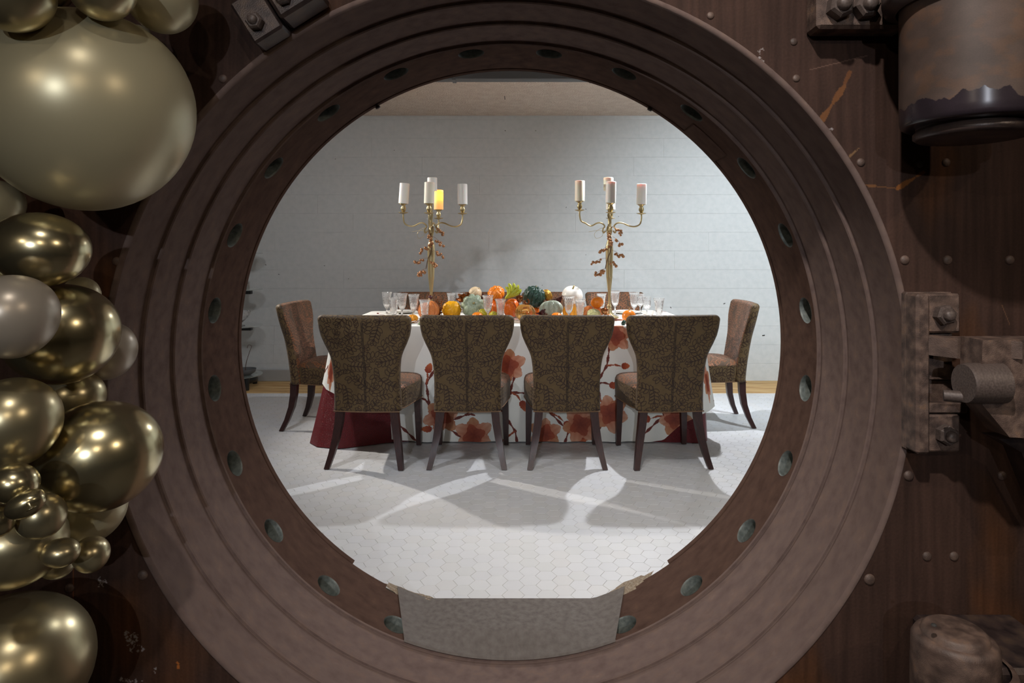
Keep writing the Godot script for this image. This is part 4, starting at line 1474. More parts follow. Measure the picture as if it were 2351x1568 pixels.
func candelabra(x: float, d: float, turn: float, label: String, arms: Array, centre: float) -> Node3D:
	var t := thing("candelabra", label, "candelabra", Vector3(x, TABLE_Y + 0.001, -d), 0.0, "tall brass candelabra on the table")
	part(shape().lathe([Vector2(0, 0), Vector2(0.07, 0), Vector2(0.072, 0.006), Vector2(0.068, 0.012), Vector2(0.05, 0.018), Vector2(0.03, 0.028), Vector2(0.0225, 0.045), Vector2(0.017, 0.07), Vector2(0.0145, 0.085), Vector2(0.0, 0.086)], 40), "base", M.gold, t)
	var st := [Vector2(0.0, 0.082), Vector2(0.0145, 0.085), Vector2(0.0175, 0.094), Vector2(0.0145, 0.1), Vector2(0.011, 0.108), Vector2(0.0125, 0.118), Vector2(0.0095, 0.128), Vector2(0.0095, 0.16), Vector2(0.0115, 0.2), Vector2(0.0165, 0.25), Vector2(0.0215, 0.295), Vector2(0.0235, 0.312), Vector2(0.0245, 0.315), Vector2(0.0235, 0.318), Vector2(0.0255, 0.36), Vector2(0.0275, 0.44), Vector2(0.029, 0.52), Vector2(0.027, 0.556), Vector2(0.02, 0.58), Vector2(0.0125, 0.6), Vector2(0.0135, 0.625), Vector2(0.02, 0.65), Vector2(0.0235, 0.672), Vector2(0.02, 0.695), Vector2(0.012, 0.71), Vector2(0.0105, 0.75)]
	var top := centre - 0.066
	st.append_array([Vector2(0.012, 0.77), Vector2(0.017, 0.785), Vector2(0.012, 0.8), Vector2(0.01, top - 0.02), Vector2(0.012, top), Vector2(0, top)])
	part(shape().lathe(st, 28), "stem", M.gold, t)
	var cc := shape()
	cup(cc, Vector3(0, centre, 0))
	part(cc, "socket", M.gold, t)
	for a in arms:   # [bearing, reach, height of the candle's foot]
		var dir := Vector3(sin(a[0] + turn), 0, cos(a[0] + turn))
		var h: float = a[2]
		var reach: float = a[1]
		var path := smooth_path([dir * 0.03 + Vector3.UP * 0.668, dir * 0.044 + Vector3.UP * 0.652, dir * 0.05 + Vector3.UP * 0.676, dir * 0.036 + Vector3.UP * 0.704, dir * 0.062 + Vector3.UP * 0.727, dir * (reach * 0.42) + Vector3.UP * 0.726, dir * (reach * 0.62) + Vector3.UP * 0.705, dir * (reach * 0.8) + Vector3.UP * (h - 0.168), dir * (reach * 0.95) + Vector3.UP * (h - 0.15), dir * reach + Vector3.UP * (h - 0.11), dir * reach + Vector3.UP * (h - 0.072)], 5)
		var o := part(shape().tube(path, [0.0058], 10), "arm", M.gold, t)
		var dp := shape()
		dp.lathe([Vector2(0, -0.078), Vector2(0.009, -0.076), Vector2(0.036, -0.068), Vector2(0.037, -0.065), Vector2(0, -0.066)], 28, Transform3D(Basis.IDENTITY, dir * reach + Vector3.UP * h))
		part(dp, "drip_plate", M.gold, o)
		var cs := shape()
		cup(cs, dir * reach + Vector3.UP * h)
		part(cs, "socket", M.gold, o)
	return t


func candle(p: Vector3, lean: float, lit: bool, ivory: bool, label: String) -> void:
	var t := thing("pillar_candle", label, "candle", p, 0.0, "white pillar candles on the candelabra")
	t.rotation.z = lean
	var h := 0.1 if label.begins_with("raised") else 0.156
	var r := 0.0375
	part(shape().lathe([Vector2(0, 0), Vector2(r - 0.002, 0), Vector2(r, 0.002), Vector2(r, h - 0.003), Vector2(r - 0.002, h), Vector2(r - 0.006, h - 0.001), Vector2(r - 0.008, h - 0.012), Vector2(0, h - 0.016)] if not lit else [Vector2(r - 0.001, 0.001), Vector2(r, 0.003), Vector2(r, h - 0.002), Vector2(r - 0.002, h)], 32), "wax", M.wax_lit if lit else (M.wax_ivory if ivory else M.wax), t)
	if lit:
		part(shape().lathe([Vector2(0, 0.0), Vector2(r - 0.002, 0.0)], 32), "foot_disc", M.wax, t)
		part(shape().lathe([Vector2(0, 0.02), Vector2(0.01, 0.02), Vector2(0.01, 0.085), Vector2(0.007, 0.1), Vector2(0, 0.1)], 16), "wick_stand", M.wax, t)
		part(shape().lathe([Vector2(0, 0.102), Vector2(0.006, 0.108), Vector2(0.007, 0.116), Vector2(0.003, 0.128), Vector2(0, 0.134)], 16), "candle_flame", M.flame, t)
		var o := OmniLight3D.new()
		o.name = "flame_light"
		t.add_child(o)
		o.position = Vector3(0, 0.117, 0)
		o.light_color = Color(1.0, 0.66, 0.2)
		o.light_energy = 0.012
		o.light_size = 0.006
		o.omni_range = 8.0
		o.omni_attenuation = 2.0
		o.shadow_enabled = true
	else:
		part(shape().tube([Vector3(0, h - 0.017, 0), Vector3(0.001, h - 0.006, 0)], [0.0012], 6), "wick", M.black, t)


func garland(x: float, d: float, label: String, side: float, seed_: int) -> void:
	var t := thing("berry_garland", label, "garland", Vector3(x, TABLE_Y, -d), 0.0, "gilded berry garlands on the candelabra")
	rng.seed = seed_
	var main := smooth_path([Vector3(0.02, 0.7, 0.03), Vector3(-0.01, 0.66, 0.034), Vector3(0.012, 0.6, 0.035), Vector3(0.005, 0.52, 0.038), Vector3(-0.02, 0.45, 0.038), Vector3(-0.035, 0.38, 0.034)], 6)
	part(shape().tube(main, [0.0035], 6), "stem", M.vine, t)
	var curl := smooth_path([Vector3(-0.02, 0.66, 0.034), Vector3(-0.05 * side, 0.69, 0.03), Vector3(-0.1 * side, 0.65, 0.03), Vector3(-0.09 * side, 0.61, 0.03), Vector3(-0.05 * side, 0.63, 0.034), Vector3(-0.06 * side, 0.67, 0.034), Vector3(-0.14 * side, 0.66, 0.03)], 6)
	part(shape().tube(curl, [0.0014], 6), "tendril", M.gold, t)
	var tips := [Vector3(0.1, 0.64, 0.03), Vector3(0.09, 0.56, 0.03), Vector3(0.09, 0.47, 0.03), Vector3(-0.08, 0.5, 0.04), Vector3(-0.12 * side - 0.0, 0.42, 0.04), Vector3(0.05, 0.4, 0.04), Vector3(-0.07, 0.34, 0.04), Vector3(0.0, 0.55, 0.045), Vector3(-0.005, 0.6, 0.045), Vector3(-0.1 * side, 0.33, 0.045)]
	for p in tips:
		var from: Vector3 = main[clampi(int((0.7 - p.y) / 0.32 * main.size()) - 4, 0, main.size() - 1)]
		var c := shape()
		var path := smooth_path([from, from.lerp(p, 0.5) + Vector3(0, 0.012, 0.006), p], 4)
		c.tube(path, [0.0012], 5)
		for k in 7:
			var u := 0.45 + 0.55 * k / 6.0
			var q: Vector3 = from.lerp(p, u) + Vector3(rng.randf_range(-0.013, 0.013), rng.randf_range(-0.013, 0.013), rng.randf_range(-0.006, 0.012))
			var r := rng.randf_range(0.009, 0.0125)
			c.lathe([Vector2(0, -r), Vector2(r * 0.7, -r * 0.7), Vector2(r, 0), Vector2(r * 0.7, r * 0.7), Vector2(0, r)], 8, Transform3D(Basis.IDENTITY, q))
		part(c, "berry_spray", M.berry, t)


func build_candelabra() -> void:
	var d := 5.05
	var xl := (990.0 - VPX) * d / FOCAL
	var xr := (1399.0 - VPX) * d / FOCAL
	var hy := func(py: float) -> float: return EYE_H + (VPY - py) * d / FOCAL - TABLE_Y
	# bearings: 0 towards the doorway, PI/2 along +x
	var al := [[0.06, 0.215, 0.858], [PI / 2, 0.24, 0.868], [PI - 0.126, 0.23, 0.844], [-PI / 2, 0.213, 0.874]]
	candelabra(xl, d, 0.0, "tall brass candelabra with the glowing candle, behind the speckled orange pumpkin", al, 0.973)
	var names := ["white candle on the arm facing the doorway, candelabra with the glowing candle", "white candle on the arm pointing to the white pumpkin, candelabra with the glowing candle", "glowing amber candle, the only one alight", "leaning white candle on the arm over the clear goblets at the shaded table end"]
	for k in 4:
		var a: Array = al[k]
		candle(Vector3(xl, TABLE_Y + 0.002, -d) + Vector3(sin(a[0]) * a[1], a[2], cos(a[0]) * a[1]), [-0.03, 0.01, 0.0, -0.07][k], k == 2, k == 0, names[k])
	candle(Vector3(xl + 0.008, TABLE_Y + 0.975, -d), 0.0, false, false, "raised middle candle of the candelabra with the glowing candle")
	var ar := [[-0.09, 0.215, 0.862], [PI / 2, 0.245, 0.868], [PI - 0.18, 0.23, 0.844], [-PI / 2, 0.227, 0.893]]
	candelabra(xr, d, 0.0, "tall brass candelabra with no candle alight, by the lone orange squash", ar, 0.973)
	names = ["white candle on the arm facing the doorway, candelabra with no candle alight", "brightest white candle on the arm over the bright table end", "candle on the far arm of the candelabra with no candle alight", "ivory candle on the arm pointing to the white pumpkin, candelabra with no candle alight"]
	for k in 4:
		var a: Array = ar[k]
		candle(Vector3(xr, TABLE_Y + 0.002, -d) + Vector3(sin(a[0]) * a[1], a[2], cos(a[0]) * a[1]), [-0.02, -0.02, 0.0, -0.01][k], false, k == 3, names[k])
	candle(Vector3(xr - 0.007, TABLE_Y + 0.975, -d), 0.0, false, true, "raised middle candle of the candelabra with no candle alight")
	garland(xl, d, "gilded berry garland on the candelabra with the glowing candle", 1.0, 5)
	garland(xr, d, "gilded berry garland on the candelabra with no candle alight", 1.15, 8)


# ---------------------------------------------------------------- pumpkins, gourds and leaves

func gourd_shape(rx: float, ry: float, ribs: int, rib: float, warts: float, neck: float, dent: float, seed_: int) -> Shape:
	var nz := FastNoiseLite.new()
	nz.seed = seed_
	nz.frequency = 1.0
	nz.fractal_octaves = 2
	var rows := []
	var nj := 64 if ribs > 0 or warts > 0 else 40
	for i in 29:
		var a := PI * i / 28
		var ring := PackedVector3Array()
		for j in nj:
			var b := TAU * j / nj
			var r := sin(a)
			var y := cos(a)
			var k := 1.0
			if ribs > 0:
				k -= rib * pow(1.0 - absf(sin(b * ribs / 2.0)), 2.0) * pow(sin(a), 0.5)
			if warts > 0.0:
				k += warts * nz.get_noise_3d(cos(b) * r * 7.0, y * 7.0, sin(b) * r * 7.0)
			if neck > 0.0 and y > 0.0:
				r *= 1.0 - neck * smoothstep(0.05, 0.75, y) * 0.6
			y -= dent * exp(-r * r * 14.0) * signf(y)
			ring.append(Vector3(rx * r * cos(b) * k, ry * y * (k if warts > 0.0 else 1.0), rx * r * sin(b) * k))
		rows.append(ring)
	return shape().grid(rows, true)


func gourd(called: String, label: String, c: Vector3, rx: float, ry: float, m: Material, ribs := 10, rib := 0.12, warts := 0.0, neck := 0.0, dent := 0.16, tip := Vector3.ZERO, stem := 0.02, seed_ := 1, stem_m: Material = null) -> Node3D:
	var t := thing(called, label, "pumpkin" if called.contains("pumpkin") else "gourd", c, 0.0, "pumpkins and gourds heaped on the table")
	var b := Basis.from_euler(tip)
	part(gourd_shape(rx, ry, ribs, rib, warts, neck, dent, seed_), "body", m, t).basis = b
	if stem > 0.0:
		var y := ry * (1.0 - dent * 0.95)
		part(shape().tube([b * Vector3(0, y - 0.006, 0), b * Vector3(0.001, y + stem * 0.5, 0.001), b * Vector3(stem * 0.3, y + stem, 0.002)], [stem * 0.38, stem * 0.24, stem * 0.3], 7), "stem", stem_m if stem_m else M.g_stem, t)
	return t


func skin(stops: Array, freq: float, scale: float, rough := 0.4, seed_ := 3) -> StandardMaterial3D:
	var m := grained(stops, freq, scale, rough, 0.0, 0.0, 0.1, seed_)
	m.uv1_world_triplanar = false
	return m


func sits(px: float, top: float, half: float, d: float) -> Array:   # [centre, rx, ry] of something standing on the cloth, its top at that pixel row
	var hi := EYE_H + (VPY - top) * d / FOCAL
	var ry := (hi - TABLE_Y - 0.002) / 2
	return [Vector3((px - VPX) * d / FOCAL, TABLE_Y + 0.002 + ry, -d), half * d / FOCAL, ry]


func build_harvest() -> void:
	M.g_stem = plain(Color8(176, 160, 112), 0.7)
	M.g_orange = skin([[0.0, Color8(218, 106, 18)], [0.5, Color8(240, 134, 28)], [1.0, Color8(248, 152, 40)]], 0.02, 6.0, 0.32)
	M.g_deep = skin([[0.0, Color8(206, 82, 16)], [0.6, Color8(232, 112, 26)], [1.0, Color8(246, 140, 48)]], 0.02, 6.0, 0.32)
	M.g_peach = skin([[0.0, Color8(206, 104, 50)], [0.5, Color8(234, 142, 78)], [1.0, Color8(246, 176, 112)]], 0.03, 8.0, 0.3)
	M.g_amberskin = skin([[0.0, Color8(226, 118, 20)], [0.45, Color8(246, 164, 34)], [1.0, Color8(252, 190, 70)]], 0.03, 8.0, 0.35)
	M.g_yellow = skin([[0.0, Color8(206, 132, 8)], [0.5, Color8(244, 176, 14)], [1.0, Color8(252, 198, 40)]], 0.06, 10.0, 0.4)
	M.g_sage = skin([[0.0, Color8(126, 142, 116)], [0.4, Color8(158, 174, 150)], [1.0, Color8(184, 196, 172)]], 0.02, 5.0, 0.34)
	M.g_sage2 = skin([[0.0, Color8(134, 146, 128)], [0.5, Color8(170, 180, 162)], [1.0, Color8(204, 206, 190)]], 0.03, 7.0, 0.34)
	M.g_green = skin([[0.0, Color8(14, 34, 30)], [0.5, Color8(32, 62, 52)], [0.8, Color8(58, 88, 70)], [1.0, Color8(112, 128, 96)]], 0.08, 12.0, 0.4)
	M.g_white = skin([[0.0, Color8(238, 234, 222)], [1.0, Color8(248, 246, 240)]], 0.02, 5.0, 0.35)
	M.g_cream = skin([[0.0, Color8(204, 178, 140)], [1.0, Color8(226, 206, 172)]], 0.03, 6.0, 0.45)
	M.g_lime = skin([[0.0, Color8(128, 142, 24)], [0.5, Color8(190, 196, 52)], [1.0, Color8(214, 210, 84)]], 0.03, 8.0, 0.4)
	M.g_stripe = skin([[0.0, Color8(30, 70, 34)], [0.42, Color8(48, 92, 40)], [0.46, Color8(232, 208, 40)], [1.0, Color8(246, 222, 70)]], 0.03, 14.0, 0.35)
	M.g_palestripe = skin([[0.0, Color8(50, 74, 34)], [0.36, Color8(72, 98, 50)], [0.41, Color8(232, 224, 160)], [1.0, Color8(244, 238, 186)]], 0.03, 14.0, 0.35)
	M.g_bronze = plain(Color8(150, 104, 66), 0.26, 0.9)
	M.g_copper = plain(Color8(132, 74, 34), 0.3, 0.75)
	M.g_gold = plain(Color8(190, 142, 60), 0.34, 0.8)
	M.g_amber = plain(Color(0.99, 0.84, 0.56, 0.06), 0.06)
	M.g_amber.transparency = BaseMaterial3D.TRANSPARENCY_ALPHA
	M.g_amber.refraction_enabled = true
	M.g_amber.refraction_scale = 0.05
	M.g_twig = plain(Color8(82, 50, 32), 0.8)
	M.g_maroon = plain(Color8(72, 22, 22), 0.5)
	var s: Array
	# standing on the cloth
	s = sits(984, 689, 25, 4.86)
	gourd("ceramic_pumpkin", "glossy speckled peach pumpkin beside the dried bronze sheaf", s[0], s[1], s[2], M.g_peach, 9, 0.16, 0.02, 0.0, 0.1, Vector3.ZERO, 0.02, 2)
	s = sits(947, 722, 13, 4.72)
	gourd("mini_pumpkin", "small ribbed amber squash behind the tall stemmed goblet", s[0], s[1], s[2], M.g_amberskin, 8, 0.2, 0.0, 0.0, 0.1, Vector3.ZERO, 0.012, 3)
	s = sits(1037, 691, 21, 5.0)
	gourd("warty_gourd", "knobbly bright yellow gourd beside the sage green pumpkin", s[0], s[1], s[2], M.g_yellow, 0, 0.0, 0.15, 0.0, 0.05, Vector3.ZERO, 0.0, 4)
	s = sits(1086, 681, 28, 5.02)
	s[0].y += 0.012
	gourd("sage_pumpkin", "large sage green pumpkin tipped so its stem faces the doorway", s[0], s[1], s[2], M.g_sage, 9, 0.2, 0.0, 0.0, 0.2, Vector3(1.2, 0, -0.1), 0.022, 5)
	s = sits(1096, 716, 13, 4.82)
	gourd("mini_pumpkin", "tiny orange pumpkin at the foot of the sage green pumpkin", s[0], s[1], s[2], M.g_orange, 9, 0.1, 0.0, 0.0, 0.12, Vector3.ZERO, 0.012, 6)
	s = sits(1111, 706, 11, 4.92)
	gourd("striped_gourd", "yellow gourd with dark green stripes between the sage pumpkin and the fluted glass", s[0], s[1], s[2], M.g_stripe, 8, 0.1, 0.0, 0.3, 0.06, Vector3(0.3, 0, 0.9), 0.01, 7)
	s = sits(1133, 712, 11, 4.8)
	gourd("striped_gourd", "lime and green striped little gourd between two fluted glasses", s[0], s[1], s[2], M.g_stripe, 8, 0.12, 0.0, 0.3, 0.06, Vector3(0.9, 0, 0.0), 0.012, 8)
	s = sits(1171, 689, 16, 4.98)
	gourd("orange_pumpkin", "smooth deep orange pumpkin beside the amber glass pumpkin", s[0], s[1], s[2], M.g_deep, 7, 0.1, 0.0, 0.0, 0.08, Vector3(0.5, 0, 0.2), 0.0, 9)
	s = sits(1265, 689, 28, 5.02)
	gourd("sage_pumpkin", "pale sage pumpkin under the twig, with deep ribs", s[0], s[1], s[2], M.g_sage2, 10, 0.2, 0.0, 0.0, 0.2, Vector3(-0.2, 0, 0.1), 0.02, 10)
	s = sits(1278, 717, 13, 4.8)
	gourd("mini_pumpkin", "tiny orange squash at the foot of the pale sage pumpkin", s[0], s[1], s[2], M.g_orange, 8, 0.1, 0.0, 0.0, 0.1, Vector3.ZERO, 0.01, 11)
	s = sits(1312, 697, 21, 4.94)
	gourd("orange_pumpkin", "ribbed light orange pumpkin behind the two fluted glasses", s[0], s[1], s[2], M.g_amberskin, 10, 0.16, 0.0, 0.0, 0.12, Vector3.ZERO, 0.014, 12)
	s = sits(1349, 700, 13, 4.96)
	gourd("peach_gourd", "peach gourd lying next to the cream striped gourd", s[0], s[1], s[2], M.g_peach, 8, 0.14, 0.0, 0.2, 0.06, Vector3(0, 0, -0.5), 0.014, 13)
	s = sits(1364, 709, 17, 4.82)
	gourd("striped_gourd", "cream gourd with dark green stripes beside the bronze acorn", s[0], s[1], s[2], M.g_palestripe, 8, 0.1, 0.0, 0.1, 0.06, Vector3(0.5, 0, -0.3), 0.01, 14)
	s = sits(1444, 711, 16, 4.66)
	gourd("orange_squash", "lone round orange squash near the bright table end", s[0], s[1], s[2], M.g_orange, 6, 0.05, 0.0, 0.0, 0.12, Vector3.ZERO, 0.016, 15)
	s = sits(1432, 736, 7, 4.56)
	gourd("green_gourd", "tiny green gourd on the cloth before the lone orange squash", s[0], s[1], s[2], M.g_green, 8, 0.05, 0.0, 0.0, 0.05, Vector3(0, 0, 1.0), 0.0, 16)
	s = sits(1397, 720, 9, 4.8)
	gourd("mini_pumpkin", "tiny orange squash against the candelabra foot", s[0], s[1], s[2], M.g_orange, 7, 0.1, 0.0, 0.0, 0.1, Vector3.ZERO, 0.0, 17)
	# amber blown glass pumpkin with a curled stem
	s = sits(1206, 697, 24, 4.76)
	var gp := thing("glass_pumpkin", "amber blown glass pumpkin with a curled brown glass stem", "pumpkin", s[0], 0.0, "pumpkins and gourds heaped on the table")
	part(gourd_shape(s[1], s[2], 9, 0.09, 0.0, 0.0, 0.1, 18), "body", M.g_amber, gp)
	var inner := part(gourd_shape(s[1] * 0.95, s[2] * 0.95, 9, 0.09, 0.0, 0.0, 0.1, 18), "inner_skin", M.g_amber, gp)
	inner.scale = Vector3.ONE
	var cp := []
	for k in 14:
		var a := -1.9 + k * 0.36
		cp.append(Vector3(0.012 + 0.015 * sin(a), s[2] * 0.93 + 0.02 + 0.018 * -cos(a), 0.002 * k - 0.01))
	part(shape().tube(cp, [0.0075, 0.007, 0.006, 0.005], 10), "stem", M.g_copper, gp)
	# upper tier, each resting on a squash behind the front row
	var top := [
		["warty_pumpkin", "dark green warty pumpkin on top of the heap", 1226, 681, 25, 25, 5.12, "g_green", 10, 0.16, 0.13, 0.0, 0.08, Vector3(0.2, 0, -0.2), 0.012, M.g_deep],
		["white_pumpkin", "smooth white pumpkin on top of the heap", 1314, 677, 24, 20, 5.16, "g_white", 9, 0.04, 0.0, 0.0, 0.2, Vector3(0.45, 0, -0.05), 0.026, M.g_orange],
		["warty_gourd", "flat orange warty gourd beside the yellow green gourd", 1139, 673, 19, 15, 5.14, "g_orange", 9, 0.1, 0.13, 0.0, 0.1, Vector3(0.7, 0, 0.1), 0.012, M.g_deep],
		["cream_pumpkin", "cream pumpkin half hidden by the bronze leaf spray", 1091, 673, 15, 15, 5.2, "g_cream", 9, 0.1, 0.0, 0.0, 0.1, Vector3(0.3, 0, -0.6), 0.012, M.g_cream],
		["orange_squash", "orange squash above the cream striped gourd", 1371, 694, 15, 13, 4.95, "g_orange", 8, 0.06, 0.0, 0.0, 0.12, Vector3(0.2, 0, 0.3), 0.014, M.g_peach],
		["corn_gourd", "golden knobbly gourd leaning on the dark green pumpkin", 1257, 678, 10, 14, 5.16, "g_gold", 0, 0.0, 0.16, 0.0, 0.0, Vector3(0, 0, 0.5), 0.0, M.g_deep]]
	var n := 30
	for q in top:
		var d: float = q[6]
		var c := at(q[2], q[3], d)
		var ry: float = q[5] * d / FOCAL
		gourd(q[0], q[1], c, q[4] * d / FOCAL, ry, M[q[7]], q[8], q[9], q[10], q[11], q[12], q[13], q[14], n)
		var gap := c.y - ry - TABLE_Y
		if gap > 0.02:
			var h := (gap + 0.006) / 2
			gourd("support_squash", "squash in the heap under the " + String(q[1]).split(" on ")[0].split(" beside ")[0].split(" half ")[0].split(" above ")[0].split(" leaning ")[0], Vector3(c.x, TABLE_Y + 0.002 + h, c.z - 0.02), maxf(0.05, h * 1.05), h, q[15], 9, 0.1, 0.0, 0.0, 0.05, Vector3.ZERO, 0.0, n + 50)
		n += 1
	# yellow green finger gourd
	var fd := 5.06
	var fg := thing("finger_gourd", "yellow green finger gourd with curved lobes on top of the heap", "gourd", at(1172, 682, fd), 0.0, "pumpkins and gourds heaped on the table")
	var lobes := [[-0.55, 0.085], [-0.2, 0.105], [0.15, 0.11], [0.5, 0.11], [0.85, 0.1]]
	for k in lobes.size():
		var a: float = lobes[k][0]
		var l: float = lobes[k][1]
		var dirv := Vector3(sin(a), cos(a), 0.1 * (k % 2))
		var e := dirv * l
		var bend := Vector3(cos(a), -sin(a), 0) * 0.016
		part(shape().tube(smooth_path([Vector3(-0.04, -0.012, 0), e * 0.3 + bend * 0.2, e * 0.7 + bend, e + bend * 0.4], 5), [0.006, 0.012, 0.016, 0.017, 0.016, 0.014, 0.012, 0.007], 10), "lobe", M.g_lime if k % 2 else M.g_lime, fg)
	var fs := TABLE_Y + 0.002
	var fh: float = (at(1172, 682, fd).y - 0.012 - fs) / 2
	gourd("support_squash", "squash in the heap under the yellow green finger gourd", Vector3(at(1176, 0, fd).x, fs + fh, -fd - 0.03), 0.06, fh, M.g_deep, 9, 0.1, 0.0, 0.0, 0.05, Vector3.ZERO, 0.0, 90)
	# acorns
	for q in [[1193, 686, 8, 10, 4.98, "bronze glass acorn above the amber glass pumpkin"], [1388, 714, 8, 9, 4.8, "bronze glass acorn against the candelabra with no candle alight"]]:
		var d: float = q[4]
		var r: float = q[2] * d / FOCAL
		var h: float = q[3] * d / FOCAL
		var t := thing("glass_acorn", q[5], "ornament", at(q[0], q[1], d), 0.0, "bronze acorn ornaments")
		part(shape().lathe([Vector2(0, -h), Vector2(r * 0.3, -h * 0.92), Vector2(r * 0.8, -h * 0.5), Vector2(r, 0), Vector2(r * 0.95, h * 0.25), Vector2(0, h * 0.3)], 20), "nut", M.g_bronze, t)
		part(shape().lathe([Vector2(0, h * 0.2), Vector2(r * 1.08, h * 0.2), Vector2(r * 1.05, h * 0.42), Vector2(r * 0.7, h * 0.75), Vector2(0, h * 0.9)], 20, Transform3D.IDENTITY, 9, 0.06), "cap", M.g_copper, t)
		part(shape().tube([Vector3(0, h * 0.85, 0), Vector3(0.003, h * 1.35, 0)], [r * 0.14], 6), "stalk", M.g_copper, t)
	# bronze leaf sprays and the dried sheaf
	leaf_spray("bronze_leaf_spray", "shiny bronze oak leaf spray before the cream pumpkin", at(1072, 690, 5.12), 11, 0.085, M.g_copper, 61)
	leaf_spray("dark_leaf_spray", "dark brown leaf spray between the cream pumpkin and the orange warty gourd", at(1110, 690, 5.18), 7, 0.07, M.g_maroon, 62)
	leaf_spray("dark_leaf_spray", "maroon leaf spray behind the pale sage pumpkin", at(1284, 694, 5.14), 6, 0.06, M.g_maroon, 63)
	leaf_spray("fall_leaf", "red and green curled leaf beside the amber glass pumpkin", at(1240, 722, 4.86), 4, 0.06, M.g_maroon, 64)
	var sheaf := thing("dried_sheaf", "bronze dried flower sheaf beside the peach pumpkin", "dried flowers", Vector3(at(1010, 0, 4.96).x, TABLE_Y + 0.002, -4.96))
	rng.seed = 88
	for k in 9:
		var st := shape()
		var e := Vector3(rng.randf_range(-0.04, 0.03), rng.randf_range(0.1, 0.165), rng.randf_range(-0.03, 0.03))
		st.tube([Vector3(rng.randf_range(-0.015, 0.015), 0, rng.randf_range(-0.01, 0.01)), e * 0.5, e], [0.003, 0.002, 0.001], 5)
		for j in 12:
			var p := e * rng.randf_range(0.25, 1.0) + Vector3(rng.randf_range(-0.012, 0.012), rng.randf_range(-0.01, 0.01), rng.randf_range(-0.012, 0.012))
			var r := rng.randf_range(0.003, 0.007)
			st.lathe([Vector2(0, -r), Vector2(r, 0), Vector2(0, r * 1.8)], 6, Transform3D(Basis.from_euler(Vector3(rng.randf() * 3, 0, rng.randf() * 3)), p))
		part(st, "dried_head", M.g_copper if k % 3 else M.g_bronze, sheaf)
	var pod := thing("seed_pod", "dark round seed pod on the peach pumpkin", "seed pod", at(988, 683, 4.96))
	part(shape().lathe([Vector2(0, -0.017), Vector2(0.012, -0.012), Vector2(0.017, 0), Vector2(0.012, 0.012), Vector2(0.004, 0.016), Vector2(0, 0.017)], 18, Transform3D.IDENTITY, 6, 0.08), "pod", M.g_maroon, pod)
	part(shape().lathe([Vector2(0, 0.014), Vector2(0.007, 0.016), Vector2(0.008, 0.02), Vector2(0, 0.019)], 12), "crown", M.g_copper, pod)
	# pine cone and twig
	var pc := thing("pine_cone", "small bronze pine cone before the pale sage pumpkin", "pine cone", Vector3(at(1252, 0, 4.84).x, TABLE_Y + 0.002, -4.84))
	var core := shape()
	core.lathe([Vector2(0, 0), Vector2(0.018, 0.01), Vector2(0.02, 0.03), Vector2(0.01, 0.055), Vector2(0, 0.062)], 12)
	part(core, "core", M.g_twig, pc)
	var scales := shape()
	for k in 44:
		var u := k / 44.0
		var a := k * 2.4
		var r := 0.024 * sin(PI * (0.18 + 0.75 * u)) + 0.004
		var p := Vector3(cos(a) * r, 0.006 + u * 0.052, sin(a) * r)
		var o := Vector3(cos(a), 0.35, sin(a)) * 0.009
		var sd := Vector3(-sin(a), 0, cos(a)) * 0.006
		scales.poly(PackedVector3Array([p - sd, p + sd, p + o + sd * 0.6, p + o - sd * 0.6]), p - Vector3(0, 1, 0))
		scales.poly(PackedVector3Array([p - sd, p + sd, p + o + sd * 0.6, p + o - sd * 0.6]), p + Vector3(0, 1, 0))
	part(scales, "scales", M.g_bronze, pc)
	var tw := thing("forked_twig", "forked brown twig lying across the pale sage pumpkin", "twig")
	part(shape().tube(smooth_path([at(1258, 692, 5.02), at(1272, 687, 5.02), at(1284, 682, 5.05), at(1292, 679, 5.07)], 4), [0.006, 0.0055, 0.005, 0.004], 7), "twig", M.g_twig, tw)
	part(shape().tube(smooth_path([at(1284, 682, 5.05), at(1279, 675, 5.08), at(1272, 670, 5.1)], 4), [0.004, 0.003, 0.002], 6), "fork", M.g_twig, tw)


func leaf_spray(called: String, label: String, p: Vector3, count: int, size: float, m: Material, seed_: int) -> void:
	var t := thing(called, label, "leaves", p)
	rng.seed = seed_
	for k in count:
		var dirv := Vector3(rng.randf_range(-1, 1), rng.randf_range(0.0, 1.0), rng.randf_range(-0.2, 0.7)).normalized()
		var l := size * rng.randf_range(0.7, 1.1)
		var sidev := dirv.cross(Vector3(rng.randf_range(-0.4, 0.4), 0.3, 1)).normalized()
		var up := sidev.cross(dirv)
		var rows := []
		for i in 9:
			var u := i / 8.0
			var w := l * 0.24 * sin(PI * pow(u, 0.8)) * (1.0 + 0.45 * cos(u * 22.0))
			var c := dirv * l * u + up * 0.012 * sin(u * 3.0)
			rows.append(PackedVector3Array([c - sidev * w + up * 0.006, c, c + sidev * w + up * 0.006]))
		var s := shape()
		s.grid(rows, false, up * 10.0)
		var under := []
		for r in rows:
			under.append(PackedVector3Array([r[0] - up * 0.0008, r[1] - up * 0.0008, r[2] - up * 0.0008]))
		s.grid(under, false, up * -10.0)
		part(s, "leaf", m, t)


# ---------------------------------------------------------------- glass and china

